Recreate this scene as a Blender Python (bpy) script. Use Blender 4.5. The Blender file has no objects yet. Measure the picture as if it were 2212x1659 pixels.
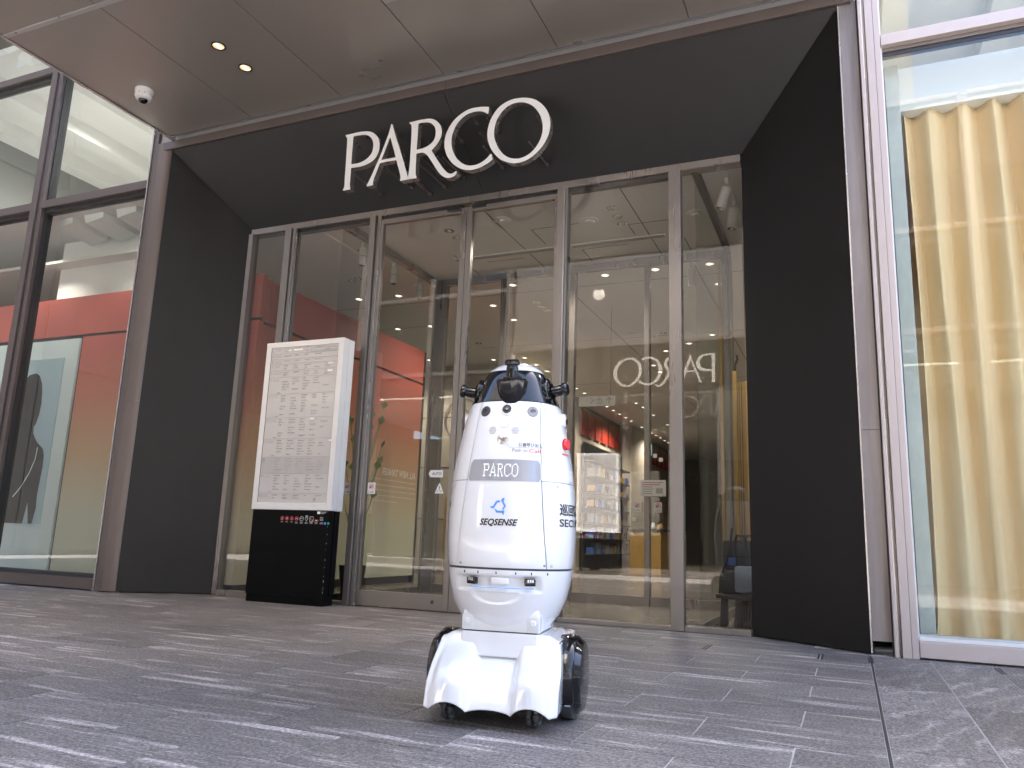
import bpy, bmesh, math, random
from mathutils import Vector, Matrix, Euler
random.seed(7)
PI = math.pi
SC = bpy.context.scene
COL = SC.collection

# ------------------------------------------------------------------ camera, world, sun, exposure
cam_d = bpy.data.cameras.new('camera'); cam = bpy.data.objects.new('camera', cam_d); COL.objects.link(cam)
YAW, PITCH, ROLL = 0.40864559, 0.19615392, 0.03493403
_f = Vector((-math.sin(YAW) * math.cos(PITCH), math.cos(YAW) * math.cos(PITCH), math.sin(PITCH)))
_r = Vector((math.cos(YAW), math.sin(YAW), 0)); _u = _r.cross(_f)
_r2 = _r * math.cos(ROLL) + _u * math.sin(ROLL); _u2 = -_r * math.sin(ROLL) + _u * math.cos(ROLL)
cam.matrix_world = Matrix(((_r2.x, _u2.x, -_f.x, 0), (_r2.y, _u2.y, -_f.y, 0), (_r2.z, _u2.z, -_f.z, 0.68), (0, 0, 0, 1)))
cam_d.sensor_width = 36.0; cam_d.lens = 1681.298 / 2212 * 36; cam_d.clip_start = 0.05; cam_d.clip_end = 2000
SC.camera = cam

SUN_AZ, SUN_EL = math.radians(14), math.radians(58)      # azimuth from +Y towards +X
W = bpy.data.worlds.new('World'); SC.world = W; W.use_nodes = True
nt = W.node_tree; nt.nodes.clear()
sky = nt.nodes.new('ShaderNodeTexSky'); sky.sky_type = 'NISHITA'; sky.sun_disc = False
sky.air_density = 0.8; sky.dust_density = 2.5; sky.ozone_density = 0.4; sky.sun_elevation = SUN_EL; sky.sun_rotation = SUN_AZ
bg = nt.nodes.new('ShaderNodeBackground'); bg.inputs[1].default_value = 0.10
wo = nt.nodes.new('ShaderNodeOutputWorld')
nt.links.new(sky.outputs[0], bg.inputs[0]); nt.links.new(bg.outputs[0], wo.inputs[0])
sd = bpy.data.lights.new('sun', 'SUN'); sd.energy = 5.0; sd.angle = math.radians(0.53); sd.color = (1, 0.92, 0.82)
sun = bpy.data.objects.new('sun', sd); COL.objects.link(sun)
sv = Vector((math.sin(SUN_AZ) * math.cos(SUN_EL), math.cos(SUN_AZ) * math.cos(SUN_EL), math.sin(SUN_EL)))
sun.rotation_euler = sv.to_track_quat('Z', 'Y').to_euler()
sun.location = (0, 0, 40)
vs = SC.view_settings; vs.view_transform = 'Standard'; vs.look = 'None'; vs.exposure = 4.0; vs.gamma = 1; vs.use_curve_mapping = False
cy = SC.cycles
cy.use_denoising = True; cy.max_bounces = 9; cy.diffuse_bounces = 4; cy.glossy_bounces = 4; cy.transparent_max_bounces = 24
cy.transmission_bounces = 4; cy.sample_clamp_indirect = 6; cy.caustics_reflective = False; cy.caustics_refractive = False
try: cy.denoiser = 'OPENIMAGEDENOISE'
except Exception: pass

# ------------------------------------------------------------------ materials
MATS = {}
class NT:
    def __init__(s, name):
        s.m = bpy.data.materials.new(name); s.m.use_nodes = True; s.t = s.m.node_tree; s.t.nodes.clear()
        s.out = s.t.nodes.new('ShaderNodeOutputMaterial'); MATS[name] = s.m
    def n(s, typ, **kw):
        nd = s.t.nodes.new('ShaderNode' + typ)
        for k, v in kw.items():
            if k[0] == '_': nd.inputs[int(k[1:])].default_value = v
            elif k in nd.inputs: nd.inputs[k].default_value = v
            else: setattr(nd, k, v)
        return nd
    def l(s, a, b): s.t.links.new(a, b)
    def ramp(s, fac, stops):
        r = s.n('ValToRGB'); e = r.color_ramp.elements
        while len(e) < len(stops): e.new(0.5)
        for i, (p, c) in enumerate(stops):
            e[i].position = p; e[i].color = (c[0], c[1], c[2], 1) if not isinstance(c, (int, float)) else (c, c, c, 1)
        s.l(fac, r.inputs[0]); return r
    def noise(s, vec, scale, detail=4, rough=0.55, dist=0.0):
        nn = s.n('TexNoise'); nn.inputs['Scale'].default_value = scale; nn.inputs['Detail'].default_value = detail
        nn.inputs['Roughness'].default_value = rough; nn.inputs['Distortion'].default_value = dist
        if vec is not None: s.l(vec, nn.inputs['Vector'])
        return nn
    def mapping(s, vec, sc=(1, 1, 1), rot=(0, 0, 0), loc=(0, 0, 0)):
        mp = s.n('Mapping'); mp.inputs['Scale'].default_value = sc; mp.inputs['Rotation'].default_value = rot; mp.inputs['Location'].default_value = loc
        s.l(vec, mp.inputs[0]); return mp
    def mix(s, fac, a, b, mode='MIX'):
        mx = s.n('MixRGB'); mx.blend_type = mode
        for i, v in ((0, fac), (1, a), (2, b)):
            if hasattr(v, 'is_linked'): s.l(v, mx.inputs[i])
            elif isinstance(v, (int, float)): mx.inputs[i].default_value = v if i == 0 else (v, v, v, 1)
            else: mx.inputs[i].default_value = (v[0], v[1], v[2], 1)
        return mx.outputs[0]
    def math(s, op, a, b=0.0):
        mm = s.n('Math'); mm.operation = op
        for i, v in ((0, a), (1, b)):
            if hasattr(v, 'is_linked'): s.l(v, mm.inputs[i])
            else: mm.inputs[i].default_value = v
        return mm.outputs[0]
    def bsdf(s, col=(0.5, 0.5, 0.5), rough=0.5, metal=0.0, coat=0.0, bump=None, bstr=0.1, bdist=0.002, spec=0.5):
        b = s.n('BsdfPrincipled')
        for k, v in (('Base Color', col), ('Roughness', rough), ('Metallic', metal), ('Coat Weight', coat), ('Specular IOR Level', spec)):
            if hasattr(v, 'is_linked'): s.l(v, b.inputs[k])
            elif k == 'Base Color': b.inputs[k].default_value = (v[0], v[1], v[2], 1)
            else: b.inputs[k].default_value = v
        b.inputs['Coat Roughness'].default_value = 0.04
        if bump is not None:
            bp = s.n('Bump'); bp.inputs['Strength'].default_value = bstr; bp.inputs['Distance'].default_value = bdist
            s.l(bump, bp.inputs['Height']); s.l(bp.outputs[0], b.inputs['Normal'])
        s.l(b.outputs[0], s.out.inputs[0]); s.b = b; return b

def simple(name, col, rough=0.5, metal=0.0, coat=0.0, var=0.12, vscale=3.0, stretch=(1, 1, 1), spec=0.5):
    """plain material with a little wear: soft uneven colour and roughness"""
    k = NT(name); tc = k.n('TexCoord'); mp = k.mapping(tc.outputs['Object'], stretch)
    n1 = k.noise(mp.outputs[0], vscale, 5, 0.6)
    n2 = k.noise(mp.outputs[0], vscale * 14, 3, 0.6)
    v = k.math('MULTIPLY_ADD', n1.outputs[0], 1.0); 
    fac = k.math('ADD', k.math('MULTIPLY', n1.outputs[0], 0.75), k.math('MULTIPLY', n2.outputs[0], 0.25))
    r = k.ramp(fac, [(0.3, tuple(c * (1 - var) for c in col)), (0.7, tuple(min(1, c * (1 + var)) for c in col))])
    rr = k.ramp(n1.outputs[0], [(0.3, max(0.02, rough * 0.8)), (0.75, min(1, rough * 1.2))])
    k.bsdf(r.outputs[0], rr.outputs[0], metal, coat, spec=spec)
    return k.m

def emit(name, col, strength):
    k = NT(name); e = k.n('Emission'); e.inputs[0].default_value = (*col, 1); e.inputs[1].default_value = strength
    k.l(e.outputs[0], k.out.inputs[0]); return k.m

def glass_mat(name, tint, refl=1.6):
    k = NT(name); fr = k.n('Fresnel'); fr.inputs[0].default_value = 1.5
    g = k.n('NewGeometry'); tr = k.n('BsdfTransparent'); tr.inputs[0].default_value = (*tint, 1)
    gl = k.n('BsdfGlossy'); gl.inputs['Roughness'].default_value = 0.0; gl.inputs[0].default_value = (1, 1, 1, 1)
    tc = k.n('TexCoord'); nz = k.noise(tc.outputs['Object'], 0.9, 2, 0.4)
    bp = k.n('Bump'); bp.inputs['Strength'].default_value = 0.25; bp.inputs['Distance'].default_value = 0.006
    k.l(nz.outputs[0], bp.inputs['Height']); k.l(bp.outputs[0], gl.inputs['Normal'])
    front = k.math('SUBTRACT', 1.0, g.outputs['Backfacing'])
    f = k.math('MULTIPLY', k.math('MULTIPLY', fr.outputs[0], refl), front)
    f = k.math('MINIMUM', f, 1.0)
    mx = k.n('MixShader'); k.l(f, mx.inputs[0]); k.l(tr.outputs[0], mx.inputs[1]); k.l(gl.outputs[0], mx.inputs[2])
    k.l(mx.outputs[0], k.out.inputs[0]); return k.m

def granite(name, swirl):
    k = NT(name); tc = k.n('TexCoord'); oi = k.n('ObjectInfo'); gm = k.n('NewGeometry')
    off = k.n('VectorMath'); off.operation = 'SCALE'; cmb = k.n('CombineXYZ')
    k.l(oi.outputs['Random'], cmb.inputs[0]); k.l(oi.outputs['Random'], cmb.inputs[1]); k.l(cmb.outputs[0], off.inputs[0]); off.inputs['Scale'].default_value = 91.0
    add = k.n('VectorMath'); add.operation = 'ADD'; k.l(tc.outputs['Object'], add.inputs[0]); k.l(off.outputs[0], add.inputs[1])
    vec = add.outputs[0]
    if swirl:
        st = k.mapping(vec, (1, 1, 1)); w = k.n('TexWave'); w.inputs['Scale'].default_value = 2.1; w.inputs['Distortion'].default_value = 14.0
        w.inputs['Detail'].default_value = 5; w.inputs['Detail Scale'].default_value = 0.9; w.inputs['Detail Roughness'].default_value = 0.62
        k.l(k.mapping(vec, (1, 0.6, 1), (0, 0, 0.7)).outputs[0], w.inputs[0])
        wide = k.ramp(w.outputs['Fac'], [(0.0, 0.0), (0.7, 0.04), (0.96, 0.4), (1.0, 0.6)]).outputs[0]
        fine = k.noise(k.mapping(vec, (7, 3, 1), (0, 0, 0.7)).outputs[0], 4, 6, 0.7, 2.5).outputs[0]
        patch = k.ramp(k.noise(vec, 2.6, 3, 0.6, 1.5).outputs[0], [(0.42, 0.15), (0.62, 1.0)]).outputs[0]
        wide = k.mix(1.0, wide, patch, 'MULTIPLY')
    else:
        n = k.noise(k.mapping(vec, (0.7, 9, 1), (0, 0, 0.03)).outputs[0], 1.7, 6, 0.6, 0.45)
        wide = k.ramp(n.outputs[0], [(0.53, 0.0), (0.575, 0.4), (0.62, 0.9)]).outputs[0]
        patch = k.ramp(k.noise(k.mapping(vec, (1.2, 3, 1)).outputs[0], 1.4, 3, 0.6).outputs[0], [(0.42, 0.06), (0.54, 1.0)]).outputs[0]
        wide = k.mix(1.0, wide, patch, 'MULTIPLY')
        fine = k.noise(k.mapping(vec, (2.6, 24, 1)).outputs[0], 3.0, 8, 0.8, 0.5).outputs[0]
    fb = k.ramp(fine, [(0.34, 0.0), (0.52, 0.35), (0.70, 1.0)]).outputs[0]
    sp = k.noise(vec, 75, 4, 0.9).outputs[0]
    spk = k.ramp(sp, [(0.38, 0.0), (0.5, 0.40), (0.62, 1.0)]).outputs[0]
    base = k.mix(fb, (0.11, 0.103, 0.10), (0.33, 0.308, 0.298))
    base = k.mix(wide, base, (0.50, 0.455, 0.44))
    base = k.mix(0.75, base, k.mix(spk, (0.2, 0.2, 0.2), (1.95, 1.9, 1.88)), 'MULTIPLY')
    # each stone a little lighter or darker, and a soft traffic film over the whole floor
    tone = k.ramp(oi.outputs['Random'], [(0, 0.82), (1, 1.16)]).outputs[0]
    base = k.mix(1.0, base, tone, 'MULTIPLY')
    dirt = k.ramp(k.noise(gm.outputs['Position'], 0.55, 5, 0.6).outputs[0], [(0.35, 0.86), (0.65, 1.08)]).outputs[0]
    base = k.mix(1.0, base, dirt, 'MULTIPLY')
    rough = k.ramp(sp, [(0.3, 0.62), (0.7, 0.42)]).outputs[0]
    k.bsdf(base, rough, bump=sp, bstr=0.35, bdist=0.0025, spec=0.3)
    return k.m

granite('paving_granite', False); granite('slab_granite', True)
k = NT('pavement_bed'); g = k.n('NewGeometry')
bk = k.n('TexBrick'); bk.offset = 0.5; bk.inputs['Scale'].default_value = 1.0; bk.inputs['Brick Width'].default_value = 0.709; bk.inputs['Row Height'].default_value = 0.345
bk.inputs['Mortar Size'].default_value = 0.004; bk.inputs['Color1'].default_value = (0.13, 0.127, 0.135, 1); bk.inputs['Color2'].default_value = (0.19, 0.185, 0.19, 1); bk.inputs['Mortar'].default_value = (0.22, 0.22, 0.21, 1)
k.l(g.outputs['Position'], bk.inputs[0])
nz = k.noise(k.mapping(g.outputs['Position'], (1.2, 24, 1)).outputs[0], 1.2, 6, 0.65)
k.bsdf(k.mix(0.8, bk.outputs[0], k.ramp(nz.outputs[0], [(0.35, 0.65), (0.68, 1.7)]).outputs[0], 'MULTIPLY'), 0.6)

simple('joint_grout', (0.50, 0.48, 0.46), 0.9)
simple('brown_frame', (0.155, 0.128, 0.118), 0.38, 0.45, var=0.04, vscale=1, stretch=(3, 3, 0.4))
simple('pink_frame', (0.52, 0.445, 0.42), 0.42, 0.25, var=0.025, vscale=1, stretch=(3, 3, 0.4))  # brown frame metal lightened in colour to suggest brighter light on the right
simple('pale_edge', (0.62, 0.60, 0.60), 0.25, 0.8, var=0.05)
simple('dark_gasket', (0.03, 0.03, 0.032), 0.6)
simple('steel_mullion', (0.27, 0.245, 0.23), 0.3, 0.7, var=0.03, vscale=1, stretch=(3, 3, 0.3))
simple('polished_steel', (0.62, 0.58, 0.56), 0.12, 1.0, var=0.08)
simple('letter_side', (0.24, 0.215, 0.20), 0.28, 0.6, var=0.05)
simple('canopy_metal', (0.36, 0.325, 0.29), 0.33, 0.5, var=0.02, vscale=0.8)
simple('silver_trim', (0.50, 0.50, 0.49), 0.32, 0.6)
simple('letter_white', (0.88, 0.87, 0.86), 0.35, var=0.02)
simple('black_paint', (0.006, 0.006, 0.0065), 0.35, var=0.2, spec=0.05)
simple('white_plastic', (0.78, 0.77, 0.76), 0.35, var=0.03)
simple('white_paint', (0.80, 0.80, 0.79), 0.5, var=0.03, vscale=1)
simple('ceiling_white', (0.76, 0.75, 0.73), 0.55, var=0.02)
simple('ceiling_upper', (0.80, 0.80, 0.78), 0.7, var=0.03, vscale=0.7)
simple('beige_stone', (0.50, 0.44, 0.35), 0.6, var=0.1)
simple('grey_wall', (0.30, 0.31, 0.30), 0.6, var=0.05)
simple('interior_floor_tile', (0.17, 0.145, 0.12), 0.25, var=0.06)
simple('wood_gold', (0.46, 0.29, 0.10), 0.45, var=0.35, vscale=4, stretch=(20, 20, 0.6))
simple('dark_metal', (0.05, 0.05, 0.055), 0.35, 0.6)
simple('teal_post', (0.50, 0.53, 0.52), 0.4, 0.2, var=0.18, vscale=2.5, stretch=(1, 1, 0.5))
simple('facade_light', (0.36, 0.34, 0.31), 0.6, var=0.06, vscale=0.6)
simple('facade_dark', (0.085, 0.08, 0.077), 0.5, var=0.05, vscale=0.6)
simple('facade_concrete', (0.38, 0.37, 0.36), 0.8, var=0.12, vscale=0.6)
simple('robot_white', (0.84, 0.845, 0.86), 0.22, coat=1.0, var=0.012)
simple('robot_matt', (0.72, 0.735, 0.75), 0.4, var=0.02)
simple('robot_black', (0.005, 0.005, 0.006), 0.12, coat=0.25, var=0.2, spec=0.4)
simple('robot_core', (0.05, 0.05, 0.055), 0.7)
simple('robot_screen', (0.36, 0.36, 0.385), 0.16, coat=0.6, var=0.03)
simple('rubber_grey', (0.085, 0.09, 0.098), 0.5, var=0.15, vscale=20)
simple('ink_black', (0.02, 0.02, 0.022), 0.5)
simple('ink_blue', (0.07, 0.30, 0.80), 0.4)
simple('ink_red', (0.75, 0.05, 0.06), 0.4)
simple('ink_grey', (0.30, 0.29, 0.29), 0.6)
simple('ink_soft', (0.40, 0.385, 0.38), 0.6)
simple('ink_pale', (0.47, 0.46, 0.45), 0.6)
simple('ink_green', (0.03, 0.45, 0.16), 0.5)
simple('red_button', (0.72, 0.02, 0.035), 0.3, coat=0.5)
simple('bag_black', (0.02, 0.021, 0.024), 0.7)
simple('bag_blue', (0.22, 0.27, 0.36), 0.45)
simple('bag_strap_blue', (0.05, 0.13, 0.42), 0.6)
simple('stool_brown', (0.045, 0.03, 0.025), 0.5)
simple('plant_green', (0.16, 0.22, 0.05), 0.6)
emit('lamp_warm', (1.0, 0.60, 0.26), 0.085)
emit('lamp_core', (1.0, 0.92, 0.8), 0.3)
emit('lamp_white', (1.0, 0.86, 0.64), 0.14)
emit('led_white', (0.86, 0.90, 1.0), 0.14)
emit('led_text', (0.95, 0.96, 1.0), 0.078)
emit('led_blue', (0.25, 0.50, 1.0), 0.075)
emit('exit_green', (0.35, 0.75, 0.60), 0.06)
glass_mat('door_glass', (0.885, 0.885, 0.87), 1.5)
glass_mat('shop_glass', (0.93, 0.95, 0.93), 1.35)
glass_mat('inner_glass', (0.90, 0.905, 0.90), 0.6)
glass_mat('side_glass', (0.88, 0.90, 0.88), 0.25)
glass_mat('smoky_acrylic', (0.42, 0.42, 0.44), 1.0)

# black portal: powder-coated sheet, faint vertical rub marks and dust towards the foot
k = NT('portal_black'); tc = k.n('TexCoord'); g = k.n('NewGeometry')
n1 = k.noise(k.mapping(tc.outputs['Object'], (1.2, 1.2, 0.5)).outputs[0], 1.6, 6, 0.6)
n2 = k.noise(k.mapping(tc.outputs['Object'], (60, 60, 2.0)).outputs[0], 2.5, 5, 0.7)
c = k.mix(k.ramp(n1.outputs[0], [(0.4, 0.0), (0.75, 1.0)]).outputs[0], (0.0072, 0.0066, 0.0066), (0.0125, 0.0118, 0.0125))
c = k.mix(k.ramp(n2.outputs[0], [(0.66, 0.0), (0.8, 0.35)]).outputs[0], c, (0.07, 0.065, 0.06))
k.bsdf(c, k.ramp(n1.outputs[0], [(0.3, 0.42), (0.7, 0.55)]).outputs[0], bump=n2.outputs[0], bstr=0.03, spec=0.35)

# stained taupe recess panel
k = NT('stained_panel'); tc = k.n('TexCoord')
n1 = k.noise(k.mapping(tc.outputs['Object'], (5, 5, 0.35)).outputs[0], 2.2, 6, 0.65, 0.4)
n2 = k.noise(tc.outputs['Object'], 60, 2, 0.5)
c = k.mix(k.ramp(n1.outputs[0], [(0.38, 0.0), (0.66, 1.0)]).outputs[0], (0.25, 0.215, 0.21), (0.335, 0.30, 0.29))
c = k.mix(k.ramp(n2.outputs[0], [(0.76, 0.0), (0.79, 0.8)]).outputs[0], c, (0.05, 0.045, 0.045))
k.bsdf(c, 0.45, 0.35)

# pop-up panel printed with a red to pale green fade (a print: it depends on the height on the panel itself)
k = NT('gradient_print'); g = k.n('NewGeometry'); sx = k.n('SeparateXYZ'); k.l(g.outputs['Position'], sx.inputs[0])
h = k.math('DIVIDE', sx.outputs[2], 3.6)
r = k.ramp(h, [(0.0, (0.50, 0.50, 0.39)), (0.22, (0.52, 0.48, 0.36)), (0.42, (0.52, 0.32, 0.19)), (0.62, (0.50, 0.17, 0.11)), (0.8, (0.47, 0.115, 0.09)), (1.0, (0.45, 0.10, 0.08))])
k.bsdf(r.outputs[0], 0.4)
k = NT('banner_print'); g = k.n('NewGeometry'); sx = k.n('SeparateXYZ'); k.l(g.outputs['Position'], sx.inputs[0])
h = k.math('MULTIPLY', k.math('SUBTRACT', sx.outputs[2], 3.2), 1.25)
r = k.ramp(h, [(0.0, (0.42, 0.02, 0.01)), (0.45, (0.55, 0.05, 0.015)), (0.8, (0.45, 0.16, 0.05)), (1.0, (0.35, 0.26, 0.13))])
k.bsdf(r.outputs[0], 0.8)
simple('poster_paper', (0.64, 0.69, 0.67), 0.35, var=0.02, vscale=0.5)
simple('poster_photo', (0.40, 0.50, 0.53), 0.35, var=0.06, vscale=0.5)
k = NT('curtain_cloth'); tc = k.n('TexCoord'); n1 = k.noise(k.mapping(tc.outputs['Object'], (120, 120, 3)).outputs[0], 3, 3, 0.6)
b = k.bsdf(k.mix(n1.outputs[0], (0.84, 0.60, 0.33), (0.90, 0.69, 0.42)), 0.75, bump=n1.outputs[0], bstr=0.1)
# directory board print: faint grey panel with soft blurred-looking lines
k = NT('board_print'); tc = k.n('TexCoord'); n1 = k.noise(tc.outputs['Object'], 2, 2)
k.bsdf(k.mix(n1.outputs[0], (0.56, 0.54, 0.52), (0.62, 0.60, 0.59)), 0.22, coat=0.6)

# ------------------------------------------------------------------ helpers
class MB:
    """collects faces for one mesh object"""
    def __init__(s): s.v = []; s.f = []
    def add(s, vs, fs):
        o = len(s.v); s.v += [tuple(v) for v in vs]; s.f += [tuple(i + o for i in f) for f in fs]; return s
    def box(s, x0, x1, y0, y1, z0, z1):
        return s.add([(x0, y0, z0), (x1, y0, z0), (x1, y1, z0), (x0, y1, z0), (x0, y0, z1), (x1, y0, z1), (x1, y1, z1), (x0, y1, z1)],
                     [(3, 2, 1, 0), (4, 5, 6, 7), (0, 1, 5, 4), (1, 2, 6, 5), (2, 3, 7, 6), (3, 0, 4, 7)])
    def cbox(s, c, d): return s.box(c[0] - d[0] / 2, c[0] + d[0] / 2, c[1] - d[1] / 2, c[1] + d[1] / 2, c[2] - d[2] / 2, c[2] + d[2] / 2)
    def quad(s, a, b, c, d): return s.add([a, b, c, d], [(0, 1, 2, 3)])
    def slab(s, pts, nrm, t):
        """flat polygon given thickness t along -nrm"""
        n = Vector(nrm).normalized(); P = [Vector(p) for p in pts]; Q = [p - n * t for p in P]; k = len(P)
        return s.add([*P, *Q], [tuple(range(k)), tuple(range(2 * k - 1, k - 1, -1))] + [(i, k + i, k + (i + 1) % k, (i + 1) % k) for i in range(k)])
    def lathe(s, prof, seg=24, axis='Z', c=(0, 0, 0), rot=None, caps=True):
        """prof: list of (radius, height) around the axis"""
        o = []; n = len(prof)
        for r, h in prof:
            for i in range(seg):
                a = 2 * PI * i / seg
                o.append(Vector((r * math.cos(a), r * math.sin(a), h)))
        M = {'Z': Matrix.Identity(3), 'Y': Matrix(((1, 0, 0), (0, 0, 1), (0, -1, 0))), 'X': Matrix(((0, 0, 1), (0, 1, 0), (-1, 0, 0)))}[axis]
        if rot is not None: M = rot
        o = [M @ p + Vector(c) for p in o]
        fs = [(j * seg + i, j * seg + (i + 1) % seg, (j + 1) * seg + (i + 1) % seg, (j + 1) * seg + i) for j in range(n - 1) for i in range(seg)]
        if caps:
            fs.append(tuple(range(seg - 1, -1, -1))); fs.append(tuple((n - 1) * seg + i for i in range(seg)))
        return s.add(o, fs)
    def tube(s, pts, r, seg=8):
        P = [Vector(p) for p in pts]; rings = []
        for i, p in enumerate(P):
            d = (P[min(i + 1, len(P) - 1)] - P[max(i - 1, 0)]).normalized()
            a = d.orthogonal().normalized() if i == 0 else (a0 - d * a0.dot(d)).normalized()
            a0 = a; b = d.cross(a)
            rings.append([p + (a * math.cos(2 * PI * k / seg) + b * math.sin(2 * PI * k / seg)) * r for k in range(seg)])
        vs = [v for R in rings for v in R]; n = len(P)
        fs = [(j * seg + i, j * seg + (i + 1) % seg, (j + 1) * seg + (i + 1) % seg, (j + 1) * seg + i) for j in range(n - 1) for i in range(seg)]
        fs += [tuple(range(seg - 1, -1, -1)), tuple((n - 1) * seg + i for i in range(seg))]
        return s.add(vs, fs)
    def grid(s, P, close=False):
        """P: rows of points"""
        m = len(P[0]); vs = [p for row in P for p in row]; fs = []
        for j in range(len(P) - 1):
            for i in range(m if close else m - 1):
                i2 = (i + 1) % m; fs.append((j * m + i, j * m + i2, (j + 1) * m + i2, (j + 1) * m + i))
        return s.add(vs, fs)
    def mesh(s, name, mat, smooth=False, bevel=0.0, fixn=True):
        me = bpy.data.meshes.new(name); me.from_pydata(s.v, [], s.f)
        bm = bmesh.new(); bm.from_mesh(me)
        if fixn: bmesh.ops.recalc_face_normals(bm, faces=bm.faces)
        if bevel > 0:
            es = [e for e in bm.edges if len(e.link_faces) == 2 and e.calc_face_angle(0) > 0.6]
            bmesh.ops.bevel(bm, geom=es, offset=bevel, segments=2, affect='EDGES', profile=0.6, clamp_overlap=True)
        bm.to_mesh(me); bm.free()
        for mt in (mat if isinstance(mat, (list, tuple)) else [mat]): me.materials.append(MATS[mt])
        if smooth:
            me.polygons.foreach_set('use_smooth', [True] * len(me.polygons))
            try: me.set_sharp_from_angle(angle=math.radians(smooth if smooth is not True else 40))
            except Exception: pass
        return me
    def obj(s, name, mat, parent=None, **kw):
        o = bpy.data.objects.new(name, s.mesh(name, mat, **kw)); COL.objects.link(o); o.parent = parent
        return o

def tag(o, label=None, cat=None, group=None, kind=None):
    if label: o['label'] = label
    if cat: o['category'] = cat
    if group: o['group'] = group
    if kind: o['kind'] = kind
    return o
def empty(name, loc=(0, 0, 0), rz=0.0, **kw):
    o = bpy.data.objects.new(name, None); COL.objects.link(o); o.location = loc; o.rotation_euler = (0, 0, rz); o.empty_display_size = 0.1
    return tag(o, **kw)
def root(name, label, cat, loc=(0, 0, 0), rz=0.0, group=None): return empty(name, loc, rz, label=label, cat=cat, group=group)
def local(parent, o):
    """child built in world coordinates below an unrotated empty"""
    o.parent = parent; o.location = o.location - parent.location; return o
def copy_tree(o, parent=None, label=None, group=None):
    c = o.copy(); COL.objects.link(c); c.parent = parent
    if label: c['label'] = label
    if group: c['group'] = group
    for ch in o.children: copy_tree(ch, c)
    return c
def shared(name, me, parent, loc, rot=(0, 0, 0)):
    o = bpy.data.objects.new(name, me); COL.objects.link(o); o.parent = parent; o.location = loc; o.rotation_euler = rot; return o

def text_polys(body, size, bold=0.0, shear=0.0, align='LEFT', depth=0.0, spacing=1.0):
    cu = bpy.data.curves.new('writing', 'FONT'); cu.body = body; cu.size = size; cu.align_x = align; cu.resolution_u = 3
    cu.offset = bold; cu.shear = shear; cu.extrude = depth; cu.space_character = spacing
    o = bpy.data.objects.new('writing', cu); COL.objects.link(o)
    dg = bpy.context.evaluated_depsgraph_get(); me = bpy.data.meshes.new_from_object(o.evaluated_get(dg))
    vs = [tuple(v.co) for v in me.vertices]; fs = [tuple(p.vertices) for p in me.polygons]
    bpy.data.objects.remove(o); bpy.data.curves.remove(cu); bpy.data.meshes.remove(me)
    return vs, fs
def fit(vs, w=None, x0=None, h=None, z0=None):
    """scale flat writing to a box: width w from x0, height h from z0"""
    xs = [v[0] for v in vs]; ys = [v[1] for v in vs]
    a, b, c, d = min(xs), max(xs), min(ys), max(ys)
    return [((v[0] - a) / (b - a) * w + x0, (v[1] - c) / (d - c) * h + z0) for v in vs]
def flat_text(mb, body, x0, z0, w, h, y, flip=1, **kw):
    vs, fs = text_polys(body, 1.0, **kw)
    if not vs: return mb
    q = fit(vs, w, x0, h, z0)
    return mb.add([(a, y, b) for a, b in q], fs)
def prism_outline(polys, y0, y1):
    """letter outlines (x,z), first outer then holes, extruded from y0 (front) to y1"""
    cu = bpy.data.curves.new('outline', 'CURVE'); cu.dimensions = '2D'; cu.fill_mode = 'BOTH'; cu.extrude = (y1 - y0) / 2; cu.offset = 0.0005
    for pl in polys:
        sp = cu.splines.new('POLY'); sp.points.add(len(pl) - 1); sp.use_cyclic_u = True
        for i, (a, b) in enumerate(pl): sp.points[i].co = (a, b, 0, 1)
    o = bpy.data.objects.new('outline', cu); COL.objects.link(o)
    dg = bpy.context.evaluated_depsgraph_get(); me = bpy.data.meshes.new_from_object(o.evaluated_get(dg))
    m = (y0 + y1) / 2
    vs = [(v.co.x, m - v.co.z, v.co.y) for v in me.vertices]; fs = [tuple(p.vertices) for p in me.polygons]
    nz = [p.normal.z for p in me.polygons]
    bpy.data.objects.remove(o); bpy.data.curves.remove(cu); bpy.data.meshes.remove(me)
    return vs, fs, nz
def smooth_poly(pl, it=1):
    """round the traced outline a little but keep sharp corners"""
    for _ in range(it):
        n = len(pl); out = []
        for i in range(n):
            p, q, r = Vector(pl[i - 1]), Vector(pl[i]), Vector(pl[(i + 1) % n])
            a = (q - p); b = (r - q)
            if a.length < 1e-6 or b.length < 1e-6: continue
            if a.angle(b) > 0.55: out.append(tuple(q))
            else: out.append(tuple(q * 0.75 + (p + q) * 0.125 * 0 + p * 0.25)); out.append(tuple(q * 0.75 + r * 0.25))
        pl = out
    return pl

# ------------------------------------------------------------------ ground
bed = MB().add([(-160, -160, -0.012), (160, -160, -0.012), (160, 160, -0.012), (-160, 160, -0.012)], [(0, 1, 2, 3)]).obj('pavement', 'pavement_bed')
tag(bed, kind='structure')
gr = MB().box(-10.6, 2.2, 0.6, 6.55, -0.011, -0.0035).obj('joint_grout', 'joint_grout', bed)

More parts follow.
